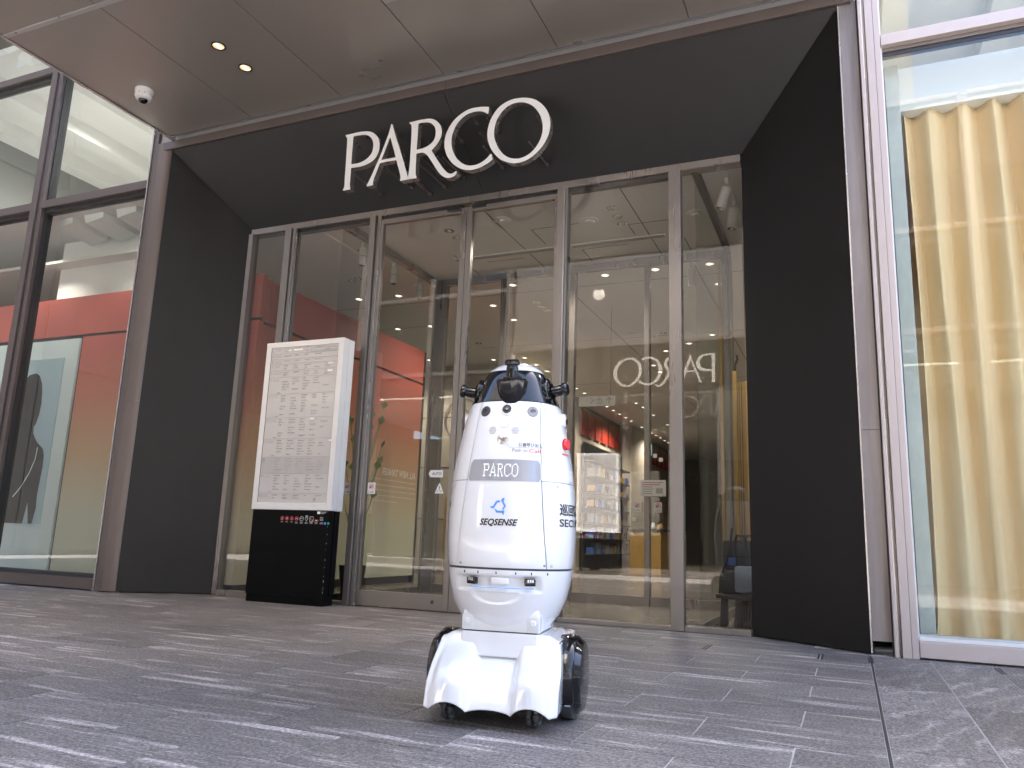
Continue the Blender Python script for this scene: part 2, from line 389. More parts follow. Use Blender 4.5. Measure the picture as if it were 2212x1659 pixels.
MB().box(0.0875, 0.0985, 0.6, 5.95, -0.011, -0.0015).obj('gutter_slot', 'dark_gasket', bed)
MB().box(0.0985, 2.3, 0.6, 5.95, -0.011, -0.0025).obj('joint_grout', 'facade_concrete', bed)
RW, SL = 0.345, 0.709
def stone_mesh(w, d, mat):
    return MB().box(-w / 2, w / 2, -d / 2, d / 2, -0.011, 0).mesh('paving_stone', mat, bevel=0.0015)
full = stone_mesh(SL - 0.006, RW - 0.005, 'paving_granite')
rnd = random.Random(3)
stones = []
for k in range(-8, 7):                      # bond courses run along the facade
    y0 = 3.43 + k * RW; yc = y0 + RW / 2
    if y0 < 0.9: continue
    depth = RW
    sh = -0.207 if k % 2 == 0 else -0.5615
    if k == 6: depth = 0.29; yc = y0 + depth / 2
    x = sh
    xs = [0.088, sh]
    while xs[-1] > -10.4: xs.append(xs[-1] - SL)
    for a, b in zip(xs[:-1], xs[1:]):
        stones.append((b, a, yc - depth / 2, yc + depth / 2))
def vis(x, y):
    d = Vector((x, y, 0)) - Vector((0, 0, 0.68)); z = d.dot(_f)
    if z <= 0.1: return -1
    u, v = d.dot(_r2) / z * 1681.3, -d.dot(_u2) / z * 1681.3
    return 1 / z if abs(u) < 1230 and v < 960 else -1
vsn = sorted([s for s in stones if vis((s[0] + s[1]) / 2, (s[2] + s[3]) / 2) > 0], key=lambda s: -vis((s[0] + s[1]) / 2, (s[2] + s[3]) / 2))
rest = [s for s in stones if s not in vsn[:236]]
for s in vsn[:236]:
    w, d = s[1] - s[0], s[3] - s[2]
    me = full if abs(w - SL) < 1e-4 and abs(d - RW) < 1e-4 else stone_mesh(w - 0.006, d - 0.005, 'paving_granite')
    shared('paving_stone', me, bed, ((s[0] + s[1]) / 2, (s[2] + s[3]) / 2, rnd.uniform(-0.0012, 0.0)))
mb = MB()
for s in rest: mb.box(s[0] + .003, s[1] - .003, s[2] + .0025, s[3] - .0025, -0.010, -0.0005)
if rest: tag(mb.obj('paving_stones', 'paving_granite', bed), kind='stuff')
# threshold courses in front of the doors
for j, (ya, yb) in enumerate(((5.795, 6.14), (6.14, 6.56))):
    x = 0.09 - 0.35 * j
    while x > -7.3:
        a = x - 1.418
        shared('threshold_stone', stone_mesh(x - a - 0.006, yb - ya - 0.005, 'paving_granite'), bed, ((x + a) / 2, (ya + yb) / 2, -0.001)); x = a
# larger swirling slabs right of the seam, laid the other way
for c in range(6):
    xa = 0.098 + c * 0.3465; xb = xa + 0.3465
    y = 5.94; n = 0
    first = {0: 3.236, 1: 3.555}[c % 2]
    ys = [first + SL * q for q in range(-4, 5)]
    ys = [q for q in ys if 1.2 < q < 5.9] + [5.94]
    ys.sort()
    for ya, yb in zip(ys[:-1], ys[1:]):
        if yb - ya < 0.05: continue
        shared('paving_slab', stone_mesh(xb - xa - 0.007, yb - ya - 0.006, 'slab_granite'), bed, ((xa + xb) / 2, (ya + yb) / 2, rnd.uniform(-0.001, 0)))
# little paired drain slots at the seam
for (x, y) in ((0.09, 5.70), (-0.93, 5.66), (-0.207, 5.66), (0.80, 5.70)):
    MB().box(x - 0.016, x - 0.004, y - 0.13, y + 0.13, -0.009, 0.0012).box(x + 0.004, x + 0.016, y - 0.13, y + 0.13, -0.009, 0.0012).obj('drain_slot', 'dark_gasket', bed)

# ------------------------------------------------------------------ entrance: portal, glazing, doors (built once, the opposite one is a turned copy)
OX0, OX1, OZ = -6.945, 0.105, 4.912         # outer rectangle, y = 6.0
IX0, IX1, IZ = -6.155, -0.722, 4.055        # inner rectangle, y = 6.55
YO, YI = 6.0, 6.55
def build_entrance():
    p = root('entrance_portal', 'wide black splayed entrance portal framing the glass doors', 'portal')
    xm = -3.31
    def kx(z): return 0
    n = Vector((0, -(OZ - IZ), -(YI - YO))).normalized()
    for a, b, c, d in ((OX0 + .004, xm + -0.12 - .002, IX0 + .004, xm + 0.10 - .002), (xm - 0.12 + .002, OX1 - .004, xm + 0.10 + .002, IX1 - .004)):
        MB().slab([(c, YI, IZ), (d, YI, IZ), (b, YO, OZ), (a, YO, OZ)], n, 0.03).obj('lintel_panel', 'portal_black', p)
    nl = Vector((0.55, -0.79, 0)).normalized()
    MB().slab([(OX0, YO, 0.012), (IX0, YI, 0.012), (IX0, YI, IZ - .004), (OX0, YO, OZ - .006)], nl, 0.03).obj('jamb_panel', 'portal_black', p)
    nr = Vector((-0.55, -0.827, 0)).normalized()
    MB().slab([(IX1, YI, 0.012), (OX1, YO, 0.012), (OX1, YO, OZ - .006), (IX1, YI, IZ - .004)], nr, 0.03).obj('jamb_panel', 'portal_black', p)
    # dark backing behind the open joints
    MB().slab([(OX0, YO + .05, 0), (IX0, YI + .05, 0), (IX0, YI + .05, IZ), (OX0, YO + .05, OZ)], nl, 0.02).slab([(IX1, YI + .05, 0), (OX1, YO + .05, 0), (OX1, YO + .05, OZ), (IX1, YI + .05, IZ)], nr, 0.02)\
        .slab([(IX0, YI + .05, IZ), (IX1, YI + .05, IZ), (OX1, YO + .05, OZ), (OX0, YO + .05, OZ)], n, 0.02).obj('backing', 'dark_gasket', p)
    # brown-pink metal trim round the outer edge: half-round on the left, flat recess on the right
    prof = [(-7.165, 6.04), (-7.160, 5.985), (-7.145, 5.955), (-7.115, 5.945), (-7.075, 5.955), (-7.02, 5.975), (-6.975, 5.995), (-6.950, 6.03), (-6.950, 6.08)]
    mb = MB(); mb.grid([[(x, y, 0.012) for x, y in prof], [(x, y, 1.9985) for x, y in prof]]); mb.obj('left_trim', 'brown_frame', p, smooth=True)
    mb = MB(); mb.grid([[(x, y, 2.0015) for x, y in prof], [(x, y, 5.0) for x, y in prof]]); mb.obj('left_trim', 'brown_frame', p, smooth=True)
    for a, b in ((-7.10, -3.395), (-3.391, 0.20)):
        MB().box(a, b, 5.965, 6.02, OZ + .003, 5.012).obj('head_trim', 'brown_frame', p, bevel=0.004)
    MB().box(0.112, 0.232, 6.00, 6.03, 0.09, 1.52).obj('recess_panel', 'stained_panel', p)
    MB().box(0.112, 0.232, 6.00, 6.03, 1.523, 4.93).obj('recess_panel', 'stained_panel', p)
    MB().box(0.10, 0.105 + .006, 5.985, 6.03, 0.012, 4.93).obj('edge_strip', 'pale_edge', p)
    return p
portal = build_entrance()

def build_sign():
    LET = {'P': [[(-4.469, 4.594), (-4.463, 4.596), (-4.405, 4.596), (-4.324, 4.599), (-4.265, 4.596), (-4.217, 4.589), (-4.174, 4.578), (-4.141, 4.56), (-4.107, 4.531), (-4.084, 4.505), (-4.069, 4.475), (-4.059, 4.444), (-4.054, 4.41), (-4.055, 4.367), (-4.065, 4.33), (-4.081, 4.297), (-4.102, 4.272), (-4.131, 4.251), (-4.167, 4.238), (-4.203, 4.227), (-4.255, 4.22), (-4.307, 4.22), (-4.366, 4.223), (-4.372, 4.218), (-4.371, 4.161), (-4.372, 4.103), (-4.371, 4.06), (-4.367, 4.026), (-4.36, 3.997), (-4.364, 3.993), (-4.442, 3.994), (-4.449, 4.001), (-4.438, 4.018), (-4.434, 4.043), (-4.434, 4.089), (-4.437, 4.152), (-4.437, 4.23), (-4.439, 4.317), (-4.441, 4.425), (-4.442, 4.504), (-4.445, 4.549), (-4.45, 4.565), (-4.463, 4.579)], [(-4.365, 4.565), (-4.332, 4.565), (-4.284, 4.562), (-4.246, 4.558), (-4.214, 4.549), (-4.189, 4.536), (-4.163, 4.512), (-4.146, 4.489), (-4.134, 4.463), (-4.128, 4.433), (-4.128, 4.399), (-4.133, 4.361), (-4.146, 4.332), (-4.168, 4.31), (-4.192, 4.292), (-4.223, 4.276), (-4.258, 4.265), (-4.3, 4.26), (-4.332, 4.259), (-4.367, 4.261), (-4.372, 4.266), (-4.374, 4.355), (-4.373, 4.452), (-4.373, 4.531), (-4.372, 4.559)]], 'A': [[(-3.939, 4.612), (-3.932, 4.615), (-3.923, 4.607), (-3.916, 4.589), (-3.899, 4.538), (-3.874, 4.466), (-3.836, 4.369), (-3.792, 4.252), (-3.755, 4.148), (-3.727, 4.068), (-3.71, 4.018), (-3.704, 4.007), (-3.689, 3.994), (-3.784, 3.994), (-3.795, 3.997), (-3.797, 4.003), (-3.79, 4.023), (-3.796, 4.056), (-3.812, 4.106), (-3.831, 4.16), (-3.847, 4.212), (-3.856, 4.22), (-3.927, 4.221), (-4.029, 4.22), (-4.037, 4.216), (-4.049, 4.183), (-4.068, 4.129), (-4.088, 4.08), (-4.101, 4.039), (-4.102, 4.021), (-4.099, 4.004), (-4.103, 3.999), (-4.166, 3.996), (-4.174, 4.004), (-4.163, 4.021), (-4.147, 4.051), (-4.123, 4.1), (-4.097, 4.162), (-4.066, 4.233), (-4.04, 4.295), (-4.014, 4.362), (-3.985, 4.443), (-3.959, 4.516), (-3.946, 4.576)], [(-3.944, 4.469), (-3.939, 4.47), (-3.934, 4.465), (-3.916, 4.412), (-3.89, 4.34), (-3.867, 4.27), (-3.862, 4.256), (-3.867, 4.251), (-3.939, 4.25), (-4.011, 4.249), (-4.019, 4.251), (-4.02, 4.257), (-4.004, 4.299), (-3.979, 4.371), (-3.958, 4.429)]], 'R': [[(-3.73, 4.592), (-3.723, 4.593), (-3.658, 4.595), (-3.593, 4.596), (-3.537, 4.593), (-3.5, 4.587), (-3.467, 4.575), (-3.439, 4.557), (-3.41, 4.529), (-3.388, 4.499), (-3.376, 4.47), (-3.369, 4.434), (-3.37, 4.395), (-3.38, 4.358), (-3.398, 4.327), (-3.423, 4.294), (-3.449, 4.271), (-3.467, 4.254), (-3.461, 4.243), (-3.431, 4.194), (-3.401, 4.146), (-3.371, 4.103), (-3.342, 4.059), (-3.313, 4.025), (-3.29, 4.0), (-3.267, 3.984), (-3.244, 3.978), (-3.227, 3.981), (-3.21, 3.991), (-3.197, 3.997), (-3.186, 3.991), (-3.185, 3.985), (-3.195, 3.963), (-3.212, 3.949), (-3.238, 3.941), (-3.264, 3.941), (-3.295, 3.947), (-3.327, 3.964), (-3.356, 3.989), (-3.384, 4.024), (-3.414, 4.067), (-3.444, 4.115), (-3.474, 4.159), (-3.499, 4.197), (-3.523, 4.225), (-3.547, 4.243), (-3.57, 4.249), (-3.626, 4.25), (-3.631, 4.242), (-3.631, 4.19), (-3.63, 4.124), (-3.628, 4.064), (-3.624, 4.028), (-3.612, 3.997), (-3.615, 3.994), (-3.664, 3.996), (-3.71, 3.997), (-3.712, 4.008), (-3.71, 4.021), (-3.704, 4.046), (-3.699, 4.106), (-3.697, 4.179), (-3.698, 4.258), (-3.698, 4.354), (-3.7, 4.465), (-3.702, 4.532), (-3.707, 4.56), (-3.72, 4.575), (-3.731, 4.584)], [(-3.628, 4.562), (-3.591, 4.563), (-3.544, 4.559), (-3.507, 4.55), (-3.478, 4.531), (-3.456, 4.507), (-3.441, 4.478), (-3.433, 4.446), (-3.433, 4.415), (-3.437, 4.382), (-3.449, 4.353), (-3.471, 4.329), (-3.497, 4.312), (-3.528, 4.299), (-3.564, 4.291), (-3.601, 4.288), (-3.63, 4.287), (-3.632, 4.299), (-3.63, 4.386), (-3.629, 4.474), (-3.63, 4.545)]], 'C': [[(-2.951, 4.601), (-2.893, 4.589), (-2.885, 4.584), (-2.885, 4.553), (-2.888, 4.522), (-2.894, 4.519), (-2.906, 4.525), (-2.93, 4.543), (-2.959, 4.556), (-2.991, 4.564), (-3.029, 4.568), (-3.066, 4.565), (-3.108, 4.556), (-3.145, 4.538), (-3.181, 4.51), (-3.213, 4.475), (-3.234, 4.432), (-3.251, 4.389), (-3.259, 4.345), (-3.259, 4.303), (-3.253, 4.256), (-3.24, 4.208), (-3.219, 4.163), (-3.194, 4.122), (-3.159, 4.085), (-3.12, 4.053), (-3.077, 4.033), (-3.035, 4.025), (-2.993, 4.025), (-2.953, 4.034), (-2.912, 4.052), (-2.877, 4.077), (-2.851, 4.104), (-2.842, 4.106), (-2.835, 4.101), (-2.826, 4.055), (-2.831, 4.047), (-2.87, 4.022), (-2.915, 4.003), (-2.96, 3.988), (-3.005, 3.983), (-3.051, 3.983), (-3.098, 3.993), (-3.146, 4.013), (-3.189, 4.04), (-3.234, 4.079), (-3.269, 4.122), (-3.301, 4.173), (-3.322, 4.227), (-3.333, 4.28), (-3.333, 4.335), (-3.323, 4.389), (-3.301, 4.44), (-3.271, 4.49), (-3.235, 4.53), (-3.189, 4.563), (-3.138, 4.59), (-3.087, 4.605), (-3.026, 4.609)]], 'O': [[(-2.531, 4.607), (-2.474, 4.59), (-2.422, 4.565), (-2.374, 4.525), (-2.331, 4.474), (-2.302, 4.426), (-2.282, 4.37), (-2.273, 4.317), (-2.274, 4.261), (-2.283, 4.207), (-2.304, 4.155), (-2.332, 4.109), (-2.37, 4.065), (-2.415, 4.026), (-2.464, 3.997), (-2.519, 3.979), (-2.575, 3.974), (-2.627, 3.98), (-2.679, 3.999), (-2.733, 4.029), (-2.782, 4.071), (-2.825, 4.126), (-2.859, 4.184), (-2.88, 4.246), (-2.89, 4.305), (-2.887, 4.363), (-2.872, 4.428), (-2.848, 4.481), (-2.811, 4.537), (-2.764, 4.576), (-2.707, 4.603), (-2.65, 4.616), (-2.588, 4.615)], [(-2.558, 4.569), (-2.506, 4.551), (-2.458, 4.52), (-2.419, 4.48), (-2.388, 4.433), (-2.363, 4.381), (-2.349, 4.327), (-2.342, 4.274), (-2.347, 4.219), (-2.361, 4.17), (-2.385, 4.123), (-2.416, 4.082), (-2.457, 4.047), (-2.502, 4.025), (-2.548, 4.015), (-2.595, 4.017), (-2.643, 4.03), (-2.691, 4.057), (-2.735, 4.098), (-2.774, 4.155), (-2.8, 4.212), (-2.817, 4.263), (-2.822, 4.312), (-2.819, 4.369), (-2.804, 4.424), (-2.782, 4.473), (-2.747, 4.514), (-2.705, 4.55), (-2.658, 4.569), (-2.611, 4.575)]]}
    s = root('store_sign', 'big white serif letters PARCO standing off the black portal on steel brackets', 'sign')
    FR = {'P': [(-4.36, 4.50), (-4.37, 4.18)], 'A': [(-4.05, 4.42), (-4.0, 4.2), (-3.87, 4.2), (-3.80, 4.12)], 'R': [(-3.66, 4.50), (-3.66, 4.28), (-3.62, 4.16), (-3.44, 4.22)],
          'C': [(-3.33, 4.50), (-3.42, 4.35), (-3.38, 4.2), (-3.14, 4.62)], 'O': [(-2.93, 4.52), (-3.00, 4.38), (-2.96, 4.24), (-2.43, 4.44), (-2.5, 4.2)]}
    for ch, polys in LET.items():
        polys = [smooth_poly(pl, 1) for pl in polys]
        vs, fs, nz = prism_outline(polys, 5.90, 5.968)
        me = bpy.data.meshes.new('letter'); me.from_pydata(vs, [], fs)
        me.materials.append(MATS['letter_white']); me.materials.append(MATS['letter_side'])
        bm = bmesh.new(); bm.from_mesh(me); bmesh.ops.remove_doubles(bm, verts=bm.verts, dist=1e-5); bmesh.ops.recalc_face_normals(bm, faces=bm.faces)
        for f in bm.faces:
            f.material_index = 0 if f.normal.y < -0.9 else 1
            f.smooth = f.material_index == 1
        bm.to_mesh(me); bm.free()
        try: me.set_sharp_from_angle(angle=math.radians(35))
        except Exception: pass
        o = bpy.data.objects.new('letter', me); COL.objects.link(o); o.parent = s
        for (x, z) in FR[ch]:
            py = YO + (OZ - (z)) * (YI - YO) / (OZ - IZ)
            MB().tube([(x, 5.966, z), (x, py - 0.01, z)], 0.009, 10).box(x - .014, x + .014, py - 0.04, py + 0.02, z - 0.014, z + 0.014).obj('bracket', 'brown_frame', o, bevel=0.003)
    return s
sign = build_sign()

def glazing_bar(mb, x0, x1, z0, z1, y0=6.515, y1=6.60): return mb.box(x0, x1, y0, y1, z0, z1)
def build_glazing():
    g = root('glass_entrance_screen', 'tall steel framed glass screen filling the back of the portal', 'glass screen')
    B = 0.003
    def bar(name, x0, x1, z0, z1, y0=6.50, y1=6.62, mat='steel_mullion', bv=B): return MB().box(x0, x1, y0, y1, z0, z1).obj(name, mat, g, bevel=bv)
    # head and sill
    bar('head_rail', IX0 + .01, IX1 - .01, 3.985, 4.052, 6.53, 6.66)
    bar('sill_rail', IX0 + .01, -5.50, 0.0, 0.055); bar('sill_rail', -5.50, -4.51, 0.0, 0.03)
    bar('sill_rail', -2.32, -1.352, 0.0, 0.035); bar('sill_rail', -1.242, IX1 - .01, 0.0, 0.045)
    for x0, x1, dy in ((-6.145, -6.085, 0), (-5.63, -5.545, 0), (-5.538, -5.505, .02), (-4.515, -4.448, 0), (-4.442, -4.405, .03), (-2.335, -2.315, .03), (-2.410, -2.341, 0), (-1.352, -1.246, 0)):
        bar('mullion', x0, x1, 0.002, 3.983, 6.495 + dy, 6.60 + dy)
    for x0, x1, dy in ((-5.504, -5.497, .04), (-4.404, -4.399, .04), (-2.340, -2.335, .01)): bar('edge_strip', x0, x1, 0.002, 3.983, 6.49 + dy, 6.51 + dy, 'pale_edge', 0)
    # dark door gear slot and closer blocks under the head
    for a, b in ((-5.49, -4.52), (-4.39, -3.46), (-3.32, -2.42), (-2.31, -1.36)):
        bar('gear_slot', a, b, 3.945, 3.984, 6.56, 6.63, 'dark_metal', 0)
    for x in (-3.53, -3.25): bar('closer_block', x - .07, x + .07, 3.91, 3.95, 6.505, 6.55, 'dark_metal', .002)
    for a, b, z0, y in ((-6.085, -5.63, 0.055, 6.55), (-5.505, -4.515, 0.03, 6.56), (-2.315, -1.352, 0.035, 6.55), (-1.246, IX1 - .01, 0.045, 6.55)):
        MB().box(a, b, y, y + 0.012, z0, 3.985).obj('glass_pane', 'door_glass', g)
    return g
glaz = build_glazing()
def build_door(x0, x1, label, lock):
    d = root('sliding_door', label, 'door', ((x0 + x1) / 2, 6.555, 0), group=None)
    cx = (x0 + x1) / 2
    y0, y1 = 6.535 - 6.555, 6.59 - 6.555
    a, b = x0 - cx, x1 - cx
    sw = 0.058
    MB().box(a, a + (sw if lock < 0 else 0.03), y0, y1, 0.012, 3.94).obj('stile', 'steel_mullion', d, bevel=.003)
    MB().box(b - (sw if lock > 0 else 0.03), b, y0, y1, 0.012, 3.94).obj('stile', 'steel_mullion', d, bevel=.003)
    l, r = a + (sw if lock < 0 else 0.03), b - (sw if lock > 0 else 0.03)
    MB().box(l, r, y0, y1, 0.012, 0.15).obj('bottom_rail', 'steel_mullion', d, bevel=.002)
    MB().box(l, r, y0, y1, 3.89, 3.94).obj('top_rail', 'steel_mullion', d, bevel=.002)
    MB().box(l, r, 0.0, 0.012, 0.15, 3.89).obj('glass_pane', 'door_glass', d)
    lk = b - 0.16 if lock > 0 else a + 0.16
    o = MB().lathe([(0.022, 0), (0.022, 0.006), (0.017, 0.008), (0.017, 0.005)], 20, 'Y', (lk, y0, 0.085)).obj('lock', 'polished_steel', d, smooth=True)
    MB().lathe([(0.009, 0), (0.009, 0.010)], 16, 'Y', (lk, y0 - .006, 0.085)).obj('keyhole', 'dark_metal', o)
    return d
d1 = build_door(-4.398, -3.392, 'left leaf of the steel framed sliding glass door, AUTO sticker on it', 1)
d2 = build_door(-3.386, -2.415, 'right leaf of the sliding glass door, behind the white robot', -1)

def sticker(name, label, cx, cz, w, h, draw, poly=None, y=6.546):
    o = root(name, label, 'sticker', (cx, y, cz))
    pts = poly or [(-w / 2, -h / 2), (w / 2, -h / 2), (w / 2, h / 2), (-w / 2, h / 2)]
    MB().slab([(a, -0.001, b) for a, b in pts], (0, -1, 0), 0.0008).obj('label', 'white_plastic', o)
    for nm, mat, mb in draw: mb.obj(nm, mat, o, fixn=False)
    return o
def ring(mb, cx, cz, r, t, y, seg=28):
    P = [[(cx + rr * math.cos(2 * PI * i / seg), y, cz + rr * math.sin(2 * PI * i / seg)) for i in range(seg)] for rr in (r, r - t)]
    return mb.grid(P, close=True)
def stroke(mb, pts, t, y):
    for (a, b), (c, d) in zip(pts[:-1], pts[1:]):
        v = Vector((c - a, d - b)); n = Vector((-v.y, v.x)).normalized() * t / 2
        mb.quad((a + n.x, y, b + n.y), (a - n.x, y, b - n.y), (c - n.x, y, d - n.y), (c + n.x, y, d + n.y))
    return mb
def hand_sticker(cx, cz, label, y=6.546):
    r = MB(); ring(r, 0, 0.018, 0.030, 0.004, -0.0025); stroke(r, [(-0.02, 0.04), (0.02, -0.003)], 0.004, -0.0025)
    hnd = MB(); 
    for i in range(4): stroke(hnd, [(-0.004 + i * .001, 0.027 - i * 0.007), (0.018 - i * .002, 0.034 - i * 0.007)], 0.004, -0.002)
    stroke(hnd, [(-0.02, 0.010), (-0.006, 0.012)], 0.018, -0.0018)
    t = MB(); flat_text(t, '\u6ce8\u610f', -0.018, -0.045, 0.045, 0.018, -0.002); stroke(t, [(-0.036, -0.044), (-0.030, -0.030), (-0.024, -0.044), (-0.036, -0.044)], 0.002, -0.002)
    return sticker('caution_sticker', label, cx, cz, 0.088, 0.112, [('ban_ring', 'ink_red', r), ('hand', 'ink_black', hnd), ('writing', 'ink_black', t)], y=y)
hand_sticker(-4.585, 1.118, 'small white no touching sticker on the glass right beside the directory board', 6.548)
hand_sticker(-4.300, 1.120, 'small white no touching sticker at the left edge of the left door leaf')
hand_sticker(-2.37, 1.12, 'small white no touching sticker peeking out behind the robot on the right', 6.49)
t = MB(); flat_text(t, 'AUTO', -0.045, -0.014, 0.10, 0.028, -0.002, bold=0.01)
sticker('auto_sticker', 'white arrow shaped sticker reading AUTO on the left door leaf', -3.585, 1.262, .15, .06, [('writing', 'ink_black', t)], [(-0.083, 0), (-0.062, -0.034), (0.07, -0.034), (0.07, 0.034), (-0.062, 0.034)])
t = MB(); stroke(t, [(0, 0.026), (0, -0.004)], 0.008, -0.002); t.lathe([(0.005, 0), (0.005, .0005)], 10, 'Y', (0, -.002, -0.013)); flat_text(t, '\u6ce8', -0.028, -0.030, 0.016, 0.015, -0.002); flat_text(t, '\u610f', 0.012, -0.030, 0.016, 0.015, -0.002)
sticker('warning_sticker', 'white triangular exclamation mark sticker below the AUTO sticker', -3.545, 1.12, .1, .1, [('writing', 'ink_black', t)], [(-0.048, -0.045), (0.048, -0.045), (0.042, -0.03), (0.004, 0.052), (-0.004, 0.052), (-0.042, -0.03)])

# ------------------------------------------------------------------ shop windows left and right
def shop_window(label, x_edges, xin, yg, zt, frame, right):
    w = root('shop_window', label, 'shop window')
    return w
def fbar(p, name, x0, x1, y0, y1, z0, z1, mat, bv=.003): return MB().box(x0, x1, y0, y1, z0, z1).obj(name, mat, p, bevel=bv)
LW = root('shop_window', 'brown framed shop window wall left of the portal showing a red and green display', 'shop window')
TZ = ((4.49, 4.59), (6.40, 6.49))
for x0, x1, n in ((-12.80, -12.62, 0), (-10.99, -10.81, 0), (-9.20, -9.02, 0)):
    fbar(LW, 'mullion', x0, x0 + 0.10, 5.96, 6.14, 0.0, 9.0, 'brown_frame')
    fbar(LW, 'mullion', x0 + 0.104, x1, 5.985, 6.14, 0.0, 9.0, 'brown_frame')
    fbar(LW, 'gasket', x1 + .001, x1 + 0.018, 6.03, 6.13, 0.16, 9.0, 'dark_gasket', 0)
fbar(LW, 'edge_strip', -7.252, -7.238, 5.975, 6.10, 0.0, 9.0, 'pale_edge', 0); fbar(LW, 'mullion', -7.236, -7.172, 5.99, 6.12, 0.0, 9.0, 'brown_frame')
for a, b in ((-12.62, -10.99), (-10.81, -9.20), (-9.02, -7.253)):
    for z0, z1 in TZ:
        fbar(LW, 'transom', a, b, 5.975, 6.14, z0, z1, 'brown_frame'); fbar(LW, 'gasket', a, b, 6.03, 6.13, z0 - 0.045, z0 - .001, 'dark_gasket', 0)
    fbar(LW, 'bottom_rail', a, b, 5.97, 6.14, 0.012, 0.125, 'brown_frame'); fbar(LW, 'gasket', a, b, 6.01, 6.12, 0.126, 0.165, 'dark_gasket', 0)
    for z0, z1 in ((0.165, 4.445), (4.59, 6.355), (6.49, 8.98)):
        MB().box(a, b, 6.065, 6.08, z0, z1).obj('glass_pane', 'shop_glass', LW)
    fbar(LW, 'transom', a, b, 5.975, 6.14, 8.98, 9.06, 'brown_frame')
RWN = root('shop_window', 'pale pink framed shop window wall right of the portal with a cream curtain behind', 'shop window')
fbar(RWN, 'post', 0.242, 0.264, 5.93, 6.06, 0.0, 9.0, 'pink_frame'); fbar(RWN, 'edge_strip', 0.2645, 0.269, 5.932, 6.06, 0.0, 9.0, 'pale_edge', 0)  # the pale edge strip stands in for a highlight on the post
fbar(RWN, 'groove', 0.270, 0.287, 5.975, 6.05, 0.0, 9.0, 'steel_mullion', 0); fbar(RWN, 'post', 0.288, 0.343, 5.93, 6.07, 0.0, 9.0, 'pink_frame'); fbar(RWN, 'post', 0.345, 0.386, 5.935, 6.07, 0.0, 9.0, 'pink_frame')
fbar(RWN, 'gap', 0.232, 0.242, 6.0, 6.04, 0.0, 9.0, 'dark_gasket', 0)
fbar(RWN, 'edge_strip', 0.387, 0.397, 5.975, 6.04, 0.13, 9.0, 'white_plastic', 0)
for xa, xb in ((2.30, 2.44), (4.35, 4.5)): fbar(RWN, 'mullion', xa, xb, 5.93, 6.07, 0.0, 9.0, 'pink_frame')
for a, b in ((0.39, 2.30), (2.44, 4.35)):
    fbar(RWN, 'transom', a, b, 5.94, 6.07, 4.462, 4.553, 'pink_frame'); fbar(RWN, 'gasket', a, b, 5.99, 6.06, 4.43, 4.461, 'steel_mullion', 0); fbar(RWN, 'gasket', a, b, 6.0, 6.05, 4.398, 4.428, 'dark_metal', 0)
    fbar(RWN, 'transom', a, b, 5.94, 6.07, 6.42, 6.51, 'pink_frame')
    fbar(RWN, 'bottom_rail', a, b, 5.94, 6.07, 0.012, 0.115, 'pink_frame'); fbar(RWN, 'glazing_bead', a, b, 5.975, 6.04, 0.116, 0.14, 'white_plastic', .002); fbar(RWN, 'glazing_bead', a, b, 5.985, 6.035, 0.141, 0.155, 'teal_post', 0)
    for z0, z1 in ((0.155, 4.398), (4.553, 6.42), (6.51, 8.98)):
        MB().box(a + .007, b, 6.005, 6.02, z0, z1).obj('glass_pane', 'shop_glass', RWN)

# ------------------------------------------------------------------ canopy over the entrance
CZ = 5.028
can = root('canopy', 'brown metal panelled canopy soffit over the entrance with lit downlights', 'canopy')
xj = [-6.90, -5.71, -4.545, -3.375, -2.215, -1.045, 0.125, 0.22]
for i, (a, b) in enumerate(zip(xj[:-1], xj[1:])):
    cuts = [5.895, 3.985, 2.0] if b <= -3.37 else [5.895, 4.80, 2.9, 2.0]
    if b <= -3.37: cuts[0] = 5.895
    for ya, yb in zip(cuts[1:], cuts[:-1]):
        MB().box(a + .004, b - .004, ya + .004, yb - .004, CZ, CZ + .03).obj('soffit_panel', 'canopy_metal', can, bevel=.002)
MB().box(-6.90, 0.22, 2.0, 5.9, CZ + .031, CZ + .5).obj('slab', 'brown_frame', can)
MB().box(-6.935, -6.902, 2.0, 5.99, CZ - .012, CZ + .5).obj('edge_trim', 'pale_edge', can, bevel=.003)
MB().box(0.222, 0.238, 2.0, 5.9, CZ - .012, CZ + .5).obj('edge_trim', 'pale_edge', can, bevel=.003)
MB().slab([(-6.90, 5.90, CZ - .004), (0.20, 5.90, CZ - .004), (0.20, 5.962, CZ + .03), (-6.90, 5.962, CZ + .03)], (0, -.5, -.8), .01).obj('silver_strip', 'silver_trim', can)
for a, b, y in ((-6.90, -3.385, 3.985), (-3.365, 0.2, 4.80)): MB().box(a, b, y - .022, y + .022, CZ - .006, CZ + .004).obj('silver_strip', 'silver_trim', can, bevel=.002)
MB().box(-6.90, 0.22, 1.96, 1.998, CZ - .02, CZ + .55).obj('fascia', 'brown_frame', can)

def dl_meshes(r, lit):
    rim = MB().lathe([(r * 1.28, 0.004), (r * 1.28, -0.006), (r * 1.02, -0.006), (r, -0.0005)], 24, caps=False).mesh('rim', 'dark_metal' if lit == 'w' else ('white_plastic' if lit == 'i' else 'polished_steel'), smooth=True, fixn=False)
    lamp = MB().lathe([(r * 1.0, -0.0005), (r * 1.0, -0.0020)], 20).mesh('lamp', {'w': 'lamp_warm', 'i': 'lamp_white', 'n': 'polished_steel'}[lit], fixn=False)
    core = MB().box(-r * .32, r * .32, -r * .75, r * .75, -.0045, -.0022).mesh('reflector', {'w': 'lamp_core', 'i': 'lamp_core', 'n': 'letter_white'}[lit], fixn=False)
    return rim, lamp, core
DLM = {'w': dl_meshes(0.052, 'w'), 'i': dl_meshes(0.05, 'i'), 'n': dl_meshes(0.045, 'n')}
